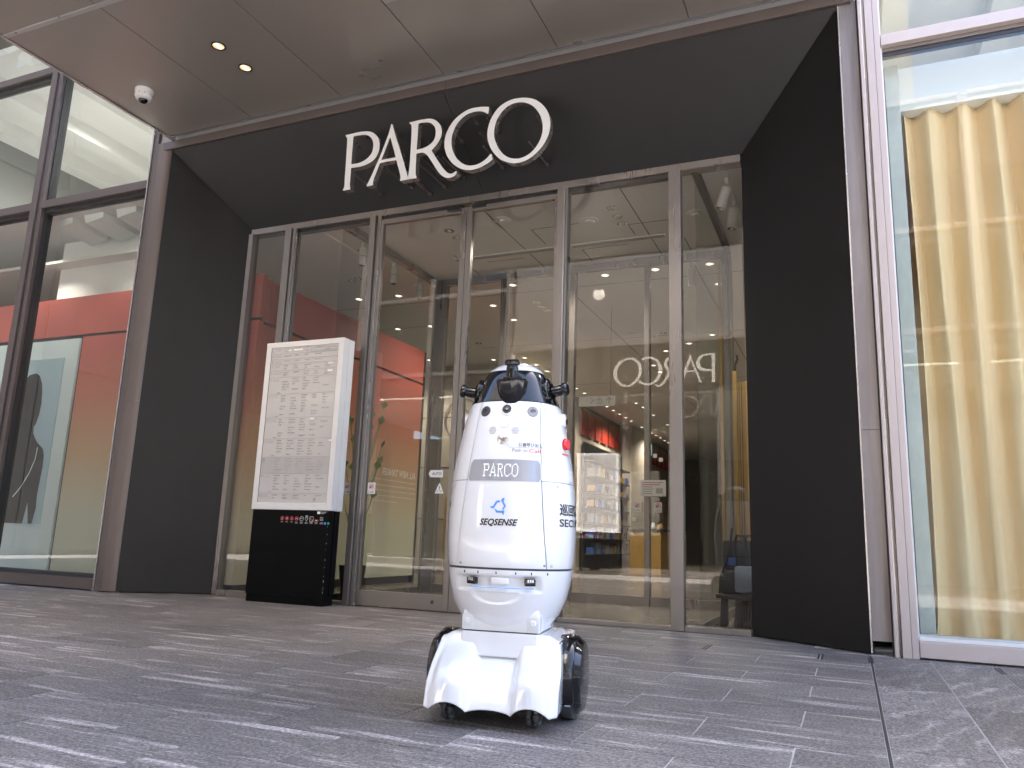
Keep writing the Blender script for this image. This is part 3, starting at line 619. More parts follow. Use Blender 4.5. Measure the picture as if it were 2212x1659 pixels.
# canopy downlights hang in the panel: drop them so the rim is just proud of the soffit
def downlight(kind, loc, label, group=None, parts=True):
    d = root('downlight', label, 'downlight', loc, group=group)
    for nm, me in zip(('rim', 'lamp', 'reflector'), DLM[kind]): shared(nm, me, d, (0, 0, 0))
    return d
def lamp_light(x, y, z, power, col, size=0.05, angle=130):
    ld = bpy.data.lights.new('lamp_light', 'SPOT'); ld.energy = power; ld.color = col; ld.spot_size = math.radians(angle); ld.spot_blend = 0.6; ld.shadow_soft_size = size
    o = bpy.data.objects.new('lamp_light', ld); COL.objects.link(o); o.location = (x, y, z); return o
downlight('w', (-5.128, 4.785, CZ), 'warm lit canopy downlight further from the doors, upper one of the pair')
downlight('w', (-5.131, 5.142, CZ), 'warm lit canopy downlight nearer the doors, lower one of the pair')
for y in (4.785, 5.142): lamp_light(-5.13, y, CZ - .03, 9, (1, .75, .45), angle=70)
# dome camera
c = root('security_camera', 'white dome security camera with black lens under the brown canopy', 'camera', (-6.395, 5.094, CZ))
MB().lathe([(0.0, 0), (0.088, 0), (0.088, -0.045), (0.085, -0.05), (0.0, -0.05)], 40, caps=False).obj('mount', 'white_plastic', c, smooth=True)
MB().lathe([(0.0, -.051), (0.083, -0.051), (0.083, -0.072), (0.072, -0.098), (0.045, -0.108), (0.0, -0.108)], 40, caps=False).obj('housing', 'white_plastic', c, smooth=True)
for i in range(10):
    a = 2 * PI * i / 10; MB().box(-.004, .004, -.003, .003, -.07, -.053).obj('rib', 'silver_trim', c).location = (0.084 * math.cos(a), 0.084 * math.sin(a), 0)
pr = [(0.046 * math.cos(t * PI / 16), -0.100 - 0.046 * math.sin(t * PI / 16)) for t in range(9)]
MB().lathe(pr, 32, caps=False).obj('lens_dome', 'robot_black', c, smooth=True)

# ------------------------------------------------------------------ building shell and interior rooms
def wall(name, x0, x1, y0, y1, z0, z1, mat, **kw): return tag(MB().box(x0, x1, y0, y1, z0, z1).obj(name, mat, **kw), kind='structure')
wall('interior_floor', -13.0, 6.0, 6.62, 32, -0.010, 0.0, 'interior_floor_tile')
ceil = wall('interior_ceiling', -13.0, -0.66, 6.64, 32, 4.06, 4.10, 'ceiling_white')
wall('roof', -13.2, 6.2, 6.15, 32.2, 8.95, 9.1, 'facade_concrete')
wall('upper_floor_slab', -13.0, -7.25, 6.16, 32, 4.46, 4.56, 'ceiling_white'); wall('upper_floor_slab', -7.25, 0.2, 6.60, 32, 4.90, 4.96, 'ceiling_white'); wall('upper_floor_slab', 0.3, 6.0, 6.45, 32, 4.46, 4.54, 'ceiling_white')
wall('back_wall', -13.0, 6.0, 32, 32.2, 0, 8.95, 'grey_wall')
wall('side_wall', -13.2, -13.0, 6.15, 32, 0, 8.95, 'grey_wall'); wall('side_wall', 6.0, 6.2, 5.95, 32, 0, 8.95, 'facade_concrete')
wall('upper_facade', -7.17, 0.23, 6.05, 6.25, 5.55, 9.1, 'facade_light')
wall('upper_facade', -7.17, 0.23, 6.03, 6.30, 5.02, 5.55, 'facade_concrete')
wall('parapet', -13.2, 6.2, 5.95, 6.15, 9.08, 9.5, 'facade_light')
wall('side_facade', 4.5, 6.2, 5.93, 6.1, 0, 9.08, 'facade_light'); wall('side_facade', -13.2, -12.8, 5.96, 6.15, 0, 9.08, 'facade_light')
# upper storey rooms seen through the top panes: white ceiling with beams running away
for x0, x1 in ((-13.0, -7.2), (0.28, 6.0)):
    cu = wall('upper_ceiling', x0, x1, 6.16, 12, 7.1, 7.2, 'ceiling_upper')
    xx = x0 + 0.35
    while xx < x1 - 0.3:
        MB().box(xx, xx + 0.30, 6.2, 12, 6.86, 7.1).obj('ceiling_beam', 'ceiling_upper', cu); xx += 1.15
    wall('upper_back_wall', x0, x1, 12, 12.1, 4.56, 7.1, 'ceiling_upper')
wall('upper_side_wall', -7.2, -7.1, 6.3, 12, 4.97, 8.9, 'ceiling_upper'); wall('upper_side_wall', 0.2, 0.28, 6.3, 12, 4.97, 8.9, 'ceiling_upper')
for (x, y, l_) in ((-8.0, 7.6, 'upper left bay next to the portal'), (-9.9, 7.4, 'upper left bay further from the portal'), (1.6, 7.6, 'upper right window')):
    downlight('n', (x, y, 7.095), 'unlit round downlight in the white ceiling of the ' + l_, 'upper ceiling downlights')
for (x, y) in ((-8.4, 8.0), (-10.8, 8.0), (2.0, 7.6), (4.2, 7.6)): lamp_light(x, y, 6.8, 15, (1, .95, .88), .3, 178)  # added wide lamps brightening the upper rooms; the downlights here stay unlit
# inner vestibule: ceiling seams, slot diffusers, hatches
def seam(x0, y0, x1, y1, t=0.012, z=4.0588):
    d = Vector((x1 - x0, y1 - y0)); n = Vector((-d.y, d.x)).normalized() * t / 2
    return MB().slab([(x0 - n.x, y0 - n.y, z), (x1 - n.x, y1 - n.y, z), (x1 + n.x, y1 + n.y, z), (x0 + n.x, y0 + n.y, z)], (0, 0, -1), 0.002).obj('ceiling_joint', 'dark_gasket', ceil)
for q in ((-3.39, 6.7, -3.39, 8.75), (-1.9, 6.7, -1.9, 8.75), (-4.3, 8.0, -4.3, 8.75), (-2.75, 8.3, -2.2, 8.3), (-2.75, 8.3, -2.75, 8.7), (-3.1, 7.55, -2.55, 7.55), (-3.1, 7.55, -3.1, 8.0), (-2.05, 7.75, -1.5, 7.75), (-2.05, 7.75, -2.05, 8.05), (-1.55, 8.3, -1.55, 8.7), (-4.0, 8.35, -3.5, 8.35),
          (-12, 10.8, -6.0, 10.8), (-6.0, 12.4, -0.7, 12.4), (-3.39, 9, -3.39, 20), (-6.05, 16.0, -0.7, 16.0), (-12, 9.6, -0.7, 9.6), (-1.6, 9, -1.6, 18)): seam(*q, t=0.010)
for a, b in ((-4.36, -2.95), (-2.85, -1.72)):
    sl = tag(MB().box(a, b, 8.10, 8.20, 4.045, 4.0595).obj('slot_diffuser', 'white_plastic', None, bevel=.002), 'white linear air slot in the vestibule ceiling, ' + ('left one' if a < -3 else 'right one'), 'air vent')
    for yy in (8.125, 8.15, 8.175): MB().box(a + .02, b - .02, yy - .004, yy + .004, 4.0435, 4.0452).obj('slot', 'dark_gasket', sl)
# side glass of the vestibule and inner door screen
vs_ = root('vestibule_glass', 'inner glass screen and side glass of the entrance lobby', 'glass screen')
def vb(name, x0, x1, y0, y1, z0, z1, mat='steel_mullion'): return MB().box(x0, x1, y0, y1, z0, z1).obj(name, mat, vs_, bevel=.002)
vb('head_rail', -4.95, -1.12, 8.78, 8.86, 3.97, 4.055); vb('head_rail', -4.99, -4.93, 6.62, 8.78, 3.98, 4.055); vb('head_rail', -1.17, -1.11, 6.62, 8.78, 3.98, 4.055, 'dark_metal')
for x0, x1 in ((-4.99, -4.80), (-4.00, -3.93), (-3.06, -2.99), (-2.12, -2.06), (-1.22, -1.11)): vb('mullion', x0, x1, 8.77, 8.87, 0, 3.97)
for a, b in ((-4.80, -4.00), (-3.93, -3.06), (-2.99, -2.12), (-2.06, -1.22)):
    MB().box(a, b, 8.81, 8.82, 0.1, 3.97).obj('glass_pane', 'inner_glass', vs_); vb('sill_rail', a, b, 8.79, 8.85, 0, 0.1)
MB().box(-4.965, -4.955, 6.65, 8.77, 0.06, 3.98).obj('glass_pane', 'side_glass', vs_); MB().box(-1.145, -1.135, 6.65, 8.77, 0.06, 3.98).obj('glass_pane', 'side_glass', vs_)
vb('sill_rail', -4.99, -4.93, 6.65, 8.77, 0, 0.06); vb('sill_rail', -1.17, -1.11, 6.65, 8.77, 0, 0.06)
vb('brass_jamb', -1.26, -1.225, 8.755, 8.765, 0.1, 3.9, 'wood_gold')
# lamps in the interior ceiling, at the spots seen through the glass
lit = [(-5.82, 9.22), (-6.48, 9.19), (-6.17, 10.81), (-6.8, 10.81), (-7.91, 12.5), (-8.42, 11.99), (-7.42, 13.01), (-4.70, 10.05), (-4.70, 10.84), (-3.41, 9.26), (-4.05, 9.26), (-6.17, 13.31), (-5.52, 13.31), (-5.52, 13.92), (-5.52, 14.53),
       (-2.75, 9.25), (-2.09, 9.23), (-1.42, 9.23), (-1.43, 10.02), (-1.91, 12.57), (-2.37, 13.03), (-2.86, 13.46), (-3.33, 14.54), (-3.34, 15.16), (-5.52, 15.8), (-5.52, 16.4), (-5.52, 17.01), (-5.52, 18.25), (-5.52, 18.87), (-5.52, 19.47), (-5.52, 20.09),
       (-5.52, 20.71), (-5.52, 21.32), (-5.52, 22.54), (-5.52, 23.82), (-5.52, 24.42), (-5.5, 24.99), (-5.5, 25.62), (-5.5, 26.22), (-4.68, 18.54), (-4.65, 19.14), (-4.68, 20.4), (-4.68, 22.2), (-4.68, 24.0)]
ORD = ['first', 'second', 'third', 'fourth', 'fifth', 'sixth', 'seventh', 'eighth', 'ninth', 'tenth', 'eleventh', 'twelfth', 'thirteenth', 'fourteenth', 'fifteenth', 'sixteenth', 'seventeenth', 'eighteenth', 'nineteenth', 'twentieth']
longrow = sorted([q for q in lit if abs(q[0] + 5.52) < .03 and q[1] > 13], key=lambda q: q[1]); short = sorted([q for q in lit if abs(q[0] + 4.67) < .05 and q[1] > 18], key=lambda q: q[1])
mid = sorted([q for q in lit if q[0] < -5.8], key=lambda q: (q[1], q[0])); near = sorted([q for q in lit if q not in longrow + short + mid], key=lambda q: (q[1], q[0]))
for rw, ph in ((longrow, 'lit downlight, %s from the doors in the long row over the corridor wall'), (short, 'lit downlight, %s in the short row right of the long corridor row'), (mid, 'lit downlight above the red display wall, %s going away from the glass'), (near, 'lit downlight behind the inner screen, %s counted back from the doors')):
    for q, o_ in zip(rw, ORD): downlight('i', (q[0], q[1], 4.06), ph % o_, 'lit downlights in the shop ceiling')
unl = [(-3.99, 7.29), (-4.0, 7.5), (-2.10, 7.28), (-2.11, 7.5), (-2.11, 7.71), (-4.02, 10.08), (-4.02, 10.3), (-4.01, 10.5), (-5.89, 12.05), (-2.79, 12.39), (-2.64, 12.24), (-1.31, 9.0), (-1.3, 9.29), (-6.1, 8.45), (-5.96, 8.39), (-5.3, 7.5), (-5.2, 7.75)]
UL = ['nearer one of the silver pair above the left door leaf', 'farther one of the silver pair above the left door leaf', 'nearest of three silver downlights above the pane right of the doors', 'middle of three silver downlights above the pane right of the doors', 'farthest of three silver downlights above the pane right of the doors',
      'nearest of three small silver downlights above the robot', 'middle of three small silver downlights above the robot', 'farthest of three small silver downlights above the robot', 'lone silver downlight far back above the red wall', 'left one of two silver downlights far back over the right pane', 'right one of two silver downlights far back over the right pane',
      'nearer silver downlight at the head of the far right pane', 'farther silver downlight at the head of the far right pane', 'left one of two silver downlights over the pane above the directory board', 'right one of two silver downlights over the pane above the directory board', 'silver downlight left of the hanging track spots', 'silver downlight beside the first hanging track spot']
for (x, y), l_ in zip(unl, UL): downlight('n', (x, y, 4.06), l_, 'silver unlit downlights in the shop ceiling')
for (x, y, p) in ((-3.0, 7.8, 42), (-5.2, 9.8, 8), (-4.7, 10.4, 30), (-2.1, 9.6, 30), (-5.5, 14, 55), (-7.6, 12.4, 40), (-2.6, 13, 45), (-5.0, 17.3, 55), (-5.1, 20.4, 60), (-5.1, 23.8, 60), (-3.3, 15, 40)):
    lamp_light(x, y, 4.0, p * 0.34, (1, .90, .78), 0.08, 150)
def detector(x, y, label):
    o = root('smoke_detector', label, 'detector', (x, y, 4.06))
    MB().lathe([(0.09, 0), (0.09, -.008), (0.075, -.012)], 28).obj('base', 'white_plastic', o, smooth=True)
    MB().lathe([(0.05, -.012), (0.048, -.030), (0.03, -.036)], 24).obj('head', 'white_plastic', o, smooth=True)
for q, t_ in (((-2.41, 7.51), 'white smoke detector in the ceiling left of the three silver downlights'), ((-1.31, 7.67), 'white smoke detector seen in the rightmost narrow pane'), ((-3.1, 12.09), 'white smoke detector deep in the shop ceiling'), ((-3.3, 7.2), 'white smoke detector just behind the head of the sliding doors'), ((-5.35, 8.9), 'white round sensor in the ceiling above the red wall')): detector(*q, t_)
# track spotlights
tr1 = root('track_light', 'white ceiling track with three hanging spotlights left of the lobby', 'track light', (-5.11, 7.9, 4.06))
MB().box(-.018, .018, -1.2, 1.1, -.03, 0).obj('track', 'white_plastic', tr1, bevel=.003)
for yy in (7.256, 7.955, 8.607):
    MB().cbox((0, yy - 7.9, -.055), (.03, .06, .05)).obj('adapter', 'white_plastic', tr1)
    s = MB().lathe([(0.042, -.09), (0.042, -.30)], 24).obj('spot_head', 'white_plastic', tr1, smooth=True); s.location = (0, yy - 7.9, 0)
    MB().lathe([(0.036, -.3005), (0.036, -.302)], 20).obj('lens', 'dark_metal', s)
    MB().lathe([(0.0425, -.19), (0.0425, -.194)], 24).obj('joint', 'dark_gasket', s)
tr2 = root('track_light', 'white ceiling track with tilted spotlights at the far right pane', 'track light', (-0.90, 7.3, 4.06))
MB().box(-.018, .018, -.6, 1.5, -.03, 0).obj('track', 'white_plastic', tr2, bevel=.003)
for yy, tilt in ((6.95, .35), (7.45, .15), (8.0, -.5), (8.25, -.6)):
    MB().cbox((0, yy - 7.3, -.06), (.03, .09, .06)).obj('adapter', 'white_plastic', tr2)
    s = MB().lathe([(0.05, 0), (0.05, -.20)], 24).obj('spot_head', 'white_plastic', tr2, smooth=True); s.location = (0, yy - 7.3, -.11); s.rotation_euler = (tilt * .3, tilt, 0)
    MB().lathe([(0.043, -.2005), (0.043, -.203)], 20).obj('lens', 'robot_black', s); MB().lathe([(0.016, -.203), (0.014, -.206)], 12).obj('lamp', 'letter_white', s)
lamp_light(-1.0, 7.0, 3.7, 10, (1, .93, .84), .05, 60)  # added lamp to make the stool and backpack show, beside the track spots
s = root('pendant_spot', 'single white spotlight hanging in the rightmost pane', 'spotlight', (-1.6, 9.03, 4.06))
MB().box(-.02, .02, -.05, .05, -.12, 0).obj('stem', 'white_plastic', s); MB().lathe([(0.045, -.12), (0.045, -.34)], 20).obj('spot_head', 'white_plastic', s, smooth=True)
ic = root('security_camera', 'small dome camera hanging from the shop ceiling above the robot', 'camera', (-3.55, 9.9, 4.06))
MB().lathe([(0.07, 0), (0.07, -.05), (0.05, -.08)], 24).obj('housing', 'white_plastic', ic, smooth=True); MB().lathe([(0.045, -.08), (0.04, -.11), (0.02, -.125)], 24).obj('lens_dome', 'robot_black', ic, smooth=True)

# pop-up wall with the red to green fade, runs along the left shop front and back along the lobby
pw = root('display_wall', 'red to pale green display wall behind the left shop window and lobby', 'display wall')
def slabbox(nm, mat, *b): return MB().box(*b).obj(nm, mat, pw)
slabbox('upper_panel', 'gradient_print', -12.8, -5.99, 6.62, 6.70, 3.03, 3.54); slabbox('upper_panel', 'gradient_print', -6.06, -5.99, 6.702, 10.35, 3.0, 3.5)
slabbox('core', 'dark_gasket', -12.8, -6.01, 6.64, 6.69, 0.1, 3.03); slabbox('core', 'dark_gasket', -6.05, -6.01, 6.70, 10.33, 0.1, 3.0)
slabbox('lower_panel', 'gradient_print', -8.785, -5.99, 6.62, 6.70, 0.10, 2.995); slabbox('lower_panel', 'gradient_print', -12.8, -10.4, 6.62, 6.70, 0.10, 2.995)
for a, b in ((6.702, 8.98), (9.0, 10.35)): slabbox('lower_panel', 'gradient_print', -6.06, -5.99, a, b, 0.10, 2.965)
slabbox('plinth', 'dark_metal', -12.8, -6.02, 6.66, 6.70, 0.0, 0.1); slabbox('plinth', 'dark_metal', -6.05, -6.02, 6.70, 10.3, 0, 0.1)
slabbox('end_post', 'dark_metal', -6.07, -5.985, 10.352, 10.40, 0, 3.5)
slabbox('poster_panel', 'poster_paper', -10.38, -8.83, 6.612, 6.66, 0.11, 2.98)
# white print on the red wall: mirrored text lines of the advertisement
wt = MB()
def rev_text(mb, body, y0, y1, z0, z1, x, bold=0.0):
    vs_t, fs = text_polys(body, 1.0, bold=bold); q = fit(vs_t, y1 - y0, y0, z1 - z0, z0)
    return mb.add([(x, y0 + y1 - a, b) for a, b in q], fs)
MB().obj  # keep helper in scope
rev_text(wt, 'ALL NEW TANKER', 9.35, 10.28, 1.50, 1.60, -5.986, .01)
for i, ln in enumerate(('Standing unchanged, and walking ever changing', 'ALL NEW TANKER is born from the renovation of a', 'classic that has been producing the world', 'striving and further rooted from plants by com', 'Japanese craft fabric')):
    rev_text(wt, ln, 9.15, 10.30 - (0.5 if i == 4 else 0), 1.42 - i * .075, 1.45 - i * .075, -5.986)
wt.obj('writing', 'white_plastic', pw, fixn=False)

ps = root('fashion_poster', 'big pale poster with the black silhouette of a person carrying a shoulder bag', 'poster', (-9.4, 6.61, 0))
MB().box(-0.40, 0.345, -.004, .0015, 0.655, 2.74).obj('photo', 'poster_photo', ps)
def flat_shape(nm, mat, pts, y): return MB().add([(a, y, b) for a, b in pts], [tuple(range(len(pts)))]).obj(nm, mat, ps, fixn=False)
sil = [(-0.40, 0.66), (0.20, 0.66), (0.235, 0.85), (0.22, 1.0), (0.245, 1.35), (0.235, 1.50), (0.20, 1.58), (0.08, 1.66), (0.02, 1.72), (-0.02, 1.78), (-0.03, 1.86), (0.0, 1.90), (0.035, 2.02), (0.045, 2.15), (0.03, 2.30), (0.0, 2.42), (-0.06, 2.52), (-0.14, 2.56), (-0.26, 2.54), (-0.36, 2.46), (-0.40, 2.3)]
flat_shape('figure', 'ink_black', sil, -.006)
stp = MB(); stroke(stp, [(-0.22, 0.98), (-0.10, 1.10), (0.02, 1.28), (0.09, 1.45), (0.10, 1.60)], 0.016, -.0075); stp.obj('strap', 'poster_paper', ps, fixn=False)
flat_shape('gap', 'poster_photo', [(0.03, 0.66), (0.07, 0.92), (0.10, 0.80), (0.13, 0.66)], -.0072)

# hung white boxes and bulkhead above the display wall
bh = tag(MB().box(-9.72, -8.32, 6.85, 7.5, 3.58, 4.44).obj('bulkhead', 'white_paint'), 'white bulkhead block above the red display wall', 'bulkhead')
wall('left_ceiling', -13.0, -6.1, 6.2, 9.0, 4.43, 4.458, 'grey_wall') if False else None
ls = root('ceiling_box', 'white slanted ceiling boxes behind the left window transom', 'ceiling fitting', (-8.6, 6.45, 4.455))
for dx, w_ in ((0, .34), (.55, .34), (-.5, .3)):
    MB().add([(dx, -.2, 0), (dx + w_, -.2, 0), (dx + w_, .35, 0), (dx, .35, 0), (dx + .02, -.18, -.10), (dx + w_ - .02, -.18, -.06), (dx + w_ - .02, .33, -.10), (dx + .02, .33, -.16)], [(0, 1, 2, 3), (4, 7, 6, 5), (0, 4, 5, 1), (1, 5, 6, 2), (2, 6, 7, 3), (3, 7, 4, 0)]).obj('box', 'white_paint', ls)
downlight('n', (-7.9, 6.75, 4.455), 'round downlight just behind the left window under the transom')
# the lobby ceiling carries on over the left shop at a slightly different height: close the step
wall('beige_wall', -12.5, -6.06, 13.6, 13.75, 0, 4.055, 'beige_stone')
wall('corridor_wall', -6.20, -6.06, 13.76, 31.9, 0, 4.055, 'beige_stone')
wall('lobby_side_wall', -0.72, -0.60, 6.62, 31.9, 0, 4.055, 'grey_wall')
bj = root('wall_emblem', 'thin round metal emblem on the beige wall inside the left door leaf', 'emblem', (-6.9, 13.58, 2.95))
r_ = MB(); ring(r_, 0, 0, 0.42, 0.03, -.02, 40); r_.obj('ring', 'steel_mullion', bj, fixn=False)
r_ = MB(); stroke(r_, [(-.1, -.22), (-.1, .12), (-.02, .22), (.08, .18)], .03, -.02); stroke(r_, [(-.17, .03), (0, .03)], .03, -.02); stroke(r_, [(.1, -.2), (.1, .05)], .03, -.02); r_.obj('monogram', 'steel_mullion', bj, fixn=False)
for zz in (1.0, 2.0, 3.0): MB().box(-12.4, -6.1, 13.59, 13.602, zz, zz + .012).obj('wall_joint', 'dark_gasket', bpy.data.objects['beige_wall'])
# orange wooden shelves beside the emblem
sh = root('wooden_shelf_unit', 'orange lit wooden shelf unit low behind the left door leaf', 'shelf', (-6.6, 13.3, 0))
for zz in (0.2, .45, .7, .95, 1.2): MB().box(-.35, .35, -.2, .25, zz, zz + .03).obj('shelf', 'wood_gold', sh)
for xx in (-.37, .35): MB().box(xx, xx + .03, -.2, .25, 0, 1.4).obj('side_panel', 'wood_gold', sh)
# noren banners along the corridor wall
def banner_row(y0, y1, label):
    b = root('hanging_banner', label, 'banner', (-6.05, y0, 0))
    MB().tube([(0.03, 0, 4.0), (0.03, y1 - y0, 4.0)], .012, 6).obj('rod', 'dark_metal', b)
    n = int(round((y1 - y0) / 0.62)); w_ = (y1 - y0) / n
    for i in range(n):
        a = i * w_ + .02; c_ = (i + 1) * w_ - .02
        MB().add([(0.03, a, 3.98), (0.03, c_, 3.98), (0.05, c_ - .03, 3.29), (0.05, a + .03, 3.29), (0.026, a, 3.98), (0.026, c_, 3.98), (0.046, c_ - .03, 3.29), (0.046, a + .03, 3.29)], [(0, 1, 2, 3), (7, 6, 5, 4), (0, 4, 5, 1), (1, 5, 6, 2), (2, 6, 7, 3), (3, 7, 4, 0)]).obj('cloth', 'banner_print', b)
banner_row(18.2, 21.95, 'row of orange red cloth banners high on the corridor wall, nearer row')
banner_row(24.0, 30.2, 'row of orange red cloth banners high on the corridor wall, farther row')
# wall spots above the banners
# column, counter and shopfront below the banners
col_ = tag(MB().box(-6.05, -5.72, 22.1, 23.7, 0, 4.055).obj('column', 'beige_stone', bevel=.01), 'beige corridor column between the two rows of orange banners', 'column')
sh2 = root('shop_display', 'dark shop display wall with coloured goods below the orange banners', 'shop display', (-6.0, 18.4, 0))
MB().box(0, .06, 0, 3.5, 0, 3.1).obj('backing', 'dark_metal', sh2)
rg = random.Random(5)
for i in range(7):
    MB().box(.06, .32, .05, 3.45, .35 + i * .38, .38 + i * .38).obj('shelf', 'stool_brown', sh2)
for i in range(6):
    for j in range(9):
        cc = rg.choice(['bag_blue', 'ink_grey', 'stool_brown', 'wood_gold', 'bag_strap_blue', 'bag_blue'])
        hh = rg.uniform(.12, .28); MB().box(.10, .28, .12 + j * .37, .12 + j * .37 + rg.uniform(.12, .28), .381 + i * .38, .381 + i * .38 + hh).obj('goods', cc, sh2)
ct = root('counter', 'long dark counter with goods far inside the shop', 'counter', (-4.2, 17.5, 0))
MB().box(-.35, .35, 0, 3.0, 0, .95).obj('body', 'wood_gold', ct, bevel=.01); MB().box(-.4, .4, -.05, 3.05, .952, 1.0).obj('top', 'dark_metal', ct)
for j in range(7): MB().lathe([(.05, 1.001), (.06, 1.05), (.03, 1.15)], 10, c=(rg.uniform(-.25, .25), .2 + j * .4, 0)).obj('goods', rg.choice(['red_button', 'wood_gold', 'white_plastic']), ct)
# hanging direction sign: arrow and lift pictogram
hs = root('hanging_sign', 'hanging grey direction sign with an arrow and lift symbols', 'sign', (-3.35, 10.6, 2.66))
MB().box(-.36, .36, 0, .03, -.07, .075).obj('panel', 'facade_concrete', hs); MB().box(-.36, -.17, -.003, -.0005, -.07, .075).obj('dark_field', 'dark_metal', hs)
for xx in (-.3, .3): MB().tube([(xx, .015, .075), (xx, .015, 1.39)], .004, 5).obj('rod', 'dark_metal', hs)
a_ = MB(); stroke(a_, [(.28, -.045), (.28, .05)], .008, -.003); stroke(a_, [(.24, .01), (.28, .05), (.32, .01)], .008, -.003)
stroke(a_, [(.10, -.03), (.17, -.03), (.17, .03), (.10, .03), (.10, -.03)], .006, -.003); stroke(a_, [(.135, -.03), (.135, .03)], .005, -.003); stroke(a_, [(.12, .05), (.12, .06)], .01, -.003); stroke(a_, [(.15, .05), (.15, .06)], .01, -.003)
stroke(a_, [(0.0, -.03), (.02, -.01), (.05, .02), (.07, .02)], .008, -.003); stroke(a_, [(0.02, .03), (.02, .045)], .012, -.003); a_.obj('pictogram', 'ink_black', hs, fixn=False)
es = root('exit_sign', 'small green and white emergency exit sign hanging far inside', 'sign', (-5.3, 22.4, 3.36))
MB().box(-.11, .11, 0, .04, -.16, .16).obj('panel', 'exit_green', es); MB().box(-.12, -.115, 0.005, .035, -.16, .16).obj('side', 'dark_metal', es)
a_ = MB(); stroke(a_, [(-.03, .08), (.0, .02), (-.04, -.06)], .03, -.003); stroke(a_, [(.0, .02), (.05, -.05)], .03, -.003); a_.obj('pictogram', 'ink_green', es, fixn=False)
for xx in (0,): MB().tube([(xx, .02, .16), (xx, .02, .7)], .004, 5).obj('rod', 'dark_metal', es)
# gilt carved wooden panels, low rail and backpack on a stool at the right pane
wd = root('carved_wood_screen', 'tall golden carved wooden screen at the right end pane', 'screen', (-0.87, 7.42, 0))
MB().box(-.075, -.035, -.03, .03, .0, 2.30).box(.02, .075, -.02, .02, .0, 2.20).obj('frame', 'wood_gold', wd, bevel=.006)
MB().box(-.034, .019, -.012, .012, .0, 2.19).obj('panel', 'wood_gold', wd)
for xx in (-.02, 0.0): MB().box(xx, xx + .006, -.016, -.011, .02, 2.18).obj('moulding', 'stool_brown', wd)
MB().tube([(-.055, 0, 2.30), (-.055, 0, 2.36), (-.03, 0, 2.42), (-.035, 0, 2.46)], .012, 8).obj('finial', 'stool_brown', wd, smooth=True)
stl = root('low_stool', 'small dark brown three legged stool behind the right end pane', 'stool', (-0.90, 7.25, 0))
for (lx, ly) in ((-.13, -.05), (.0, -.10), (.11, -.03)):
    MB().add([(lx - .038, ly - .03, 0), (lx + .030, ly - .03, 0), (lx + .030, ly + .03, 0), (lx - .038, ly + .03, 0), (lx - .022, ly - .025, .235), (lx + .03, ly - .025, .235), (lx + .03, ly + .025, .235), (lx - .022, ly + .025, .235)],
             [(3, 2, 1, 0), (4, 5, 6, 7), (0, 1, 5, 4), (1, 2, 6, 5), (2, 3, 7, 6), (3, 0, 4, 7)]).obj('leg', 'stool_brown', stl, bevel=.004)
MB().box(-.19, .19, -.14, .12, .236, .275).obj('seat', 'stool_brown', stl, bevel=.01)
bg_ = root('backpack', 'black and blue grey backpack resting on the small dark stool', 'bag', (-0.90, 7.25, .276))
mb = MB(); 
for (x0, x1, z0, z1, y0, y1, mt, nm) in ((-.16, .04, .0, .20, -.12, .10, 'bag_black', 'pocket'), (-.03, .17, .015, .24, -.15, .0, 'bag_blue', 'front_pouch'), (-.14, .15, .20, .46, -.05, .11, 'bag_black', 'body')):
    MB().box(x0, x1, y0, y1, z0, z1).obj(nm, mt, bg_, bevel=.035, smooth=True)
for cx_ in (.02, .10): MB().tube([(cx_ - .05, -.05, .22), (cx_ - .055, -.07, .40), (cx_ - .03, -.06, .50), (cx_ + .02, -.05, .50), (cx_ + .045, -.06, .40), (cx_ + .045, -.07, .24)], .013, 7).obj('strap', 'bag_black', bg_, smooth=True)
MB().tube([(-.16, -.10, .0), (-.15, -.12, .12), (-.10, -.10, .28), (-.06, -.08, .46), (-.05, -.06, .56)], .010, 6).obj('strap', 'bag_black', bg_, smooth=True)
MB().box(-.10, -.02, -.09, -.07, .24, .31).obj('blue_tag', 'bag_strap_blue', bg_, bevel=.004)
# plant by the directory board inside
pl = root('potted_plant', 'green leafy plant inside the glass right of the directory board', 'plant', (-4.80, 7.05, 0))
MB().lathe([(.10, 0), (.14, .35), (.13, .35), (.12, .30)], 20).obj('pot', 'dark_metal', pl, smooth=True)
stem = MB()
leaf = MB()
rl = random.Random(9)
for i in range(26):
    a = rl.uniform(0, 2 * PI); h0 = rl.uniform(.9, 2.1); r0 = rl.uniform(.05, .24)
    p0 = Vector((0, 0, .3)); p1 = Vector((r0 * .4 * math.cos(a), r0 * .4 * math.sin(a), h0 * .7)); p2 = Vector((r0 * math.cos(a), r0 * math.sin(a), h0))
    stem.tube([p0, p1, p2], .005, 5)
    d = (p2 - p1).normalized(); s_ = d.cross(Vector((rl.uniform(-1, 1), rl.uniform(-1, 1), .3))).normalized() * .045
    leaf.add([p2, p2 + s_ + d * .05, p2 + d * .13 - Vector((0, 0, .03)), p2 - s_ + d * .05], [(0, 1, 2), (0, 2, 3)])
stem.obj('stem', 'plant_green', pl); leaf.obj('foliage', 'plant_green', pl, fixn=False)

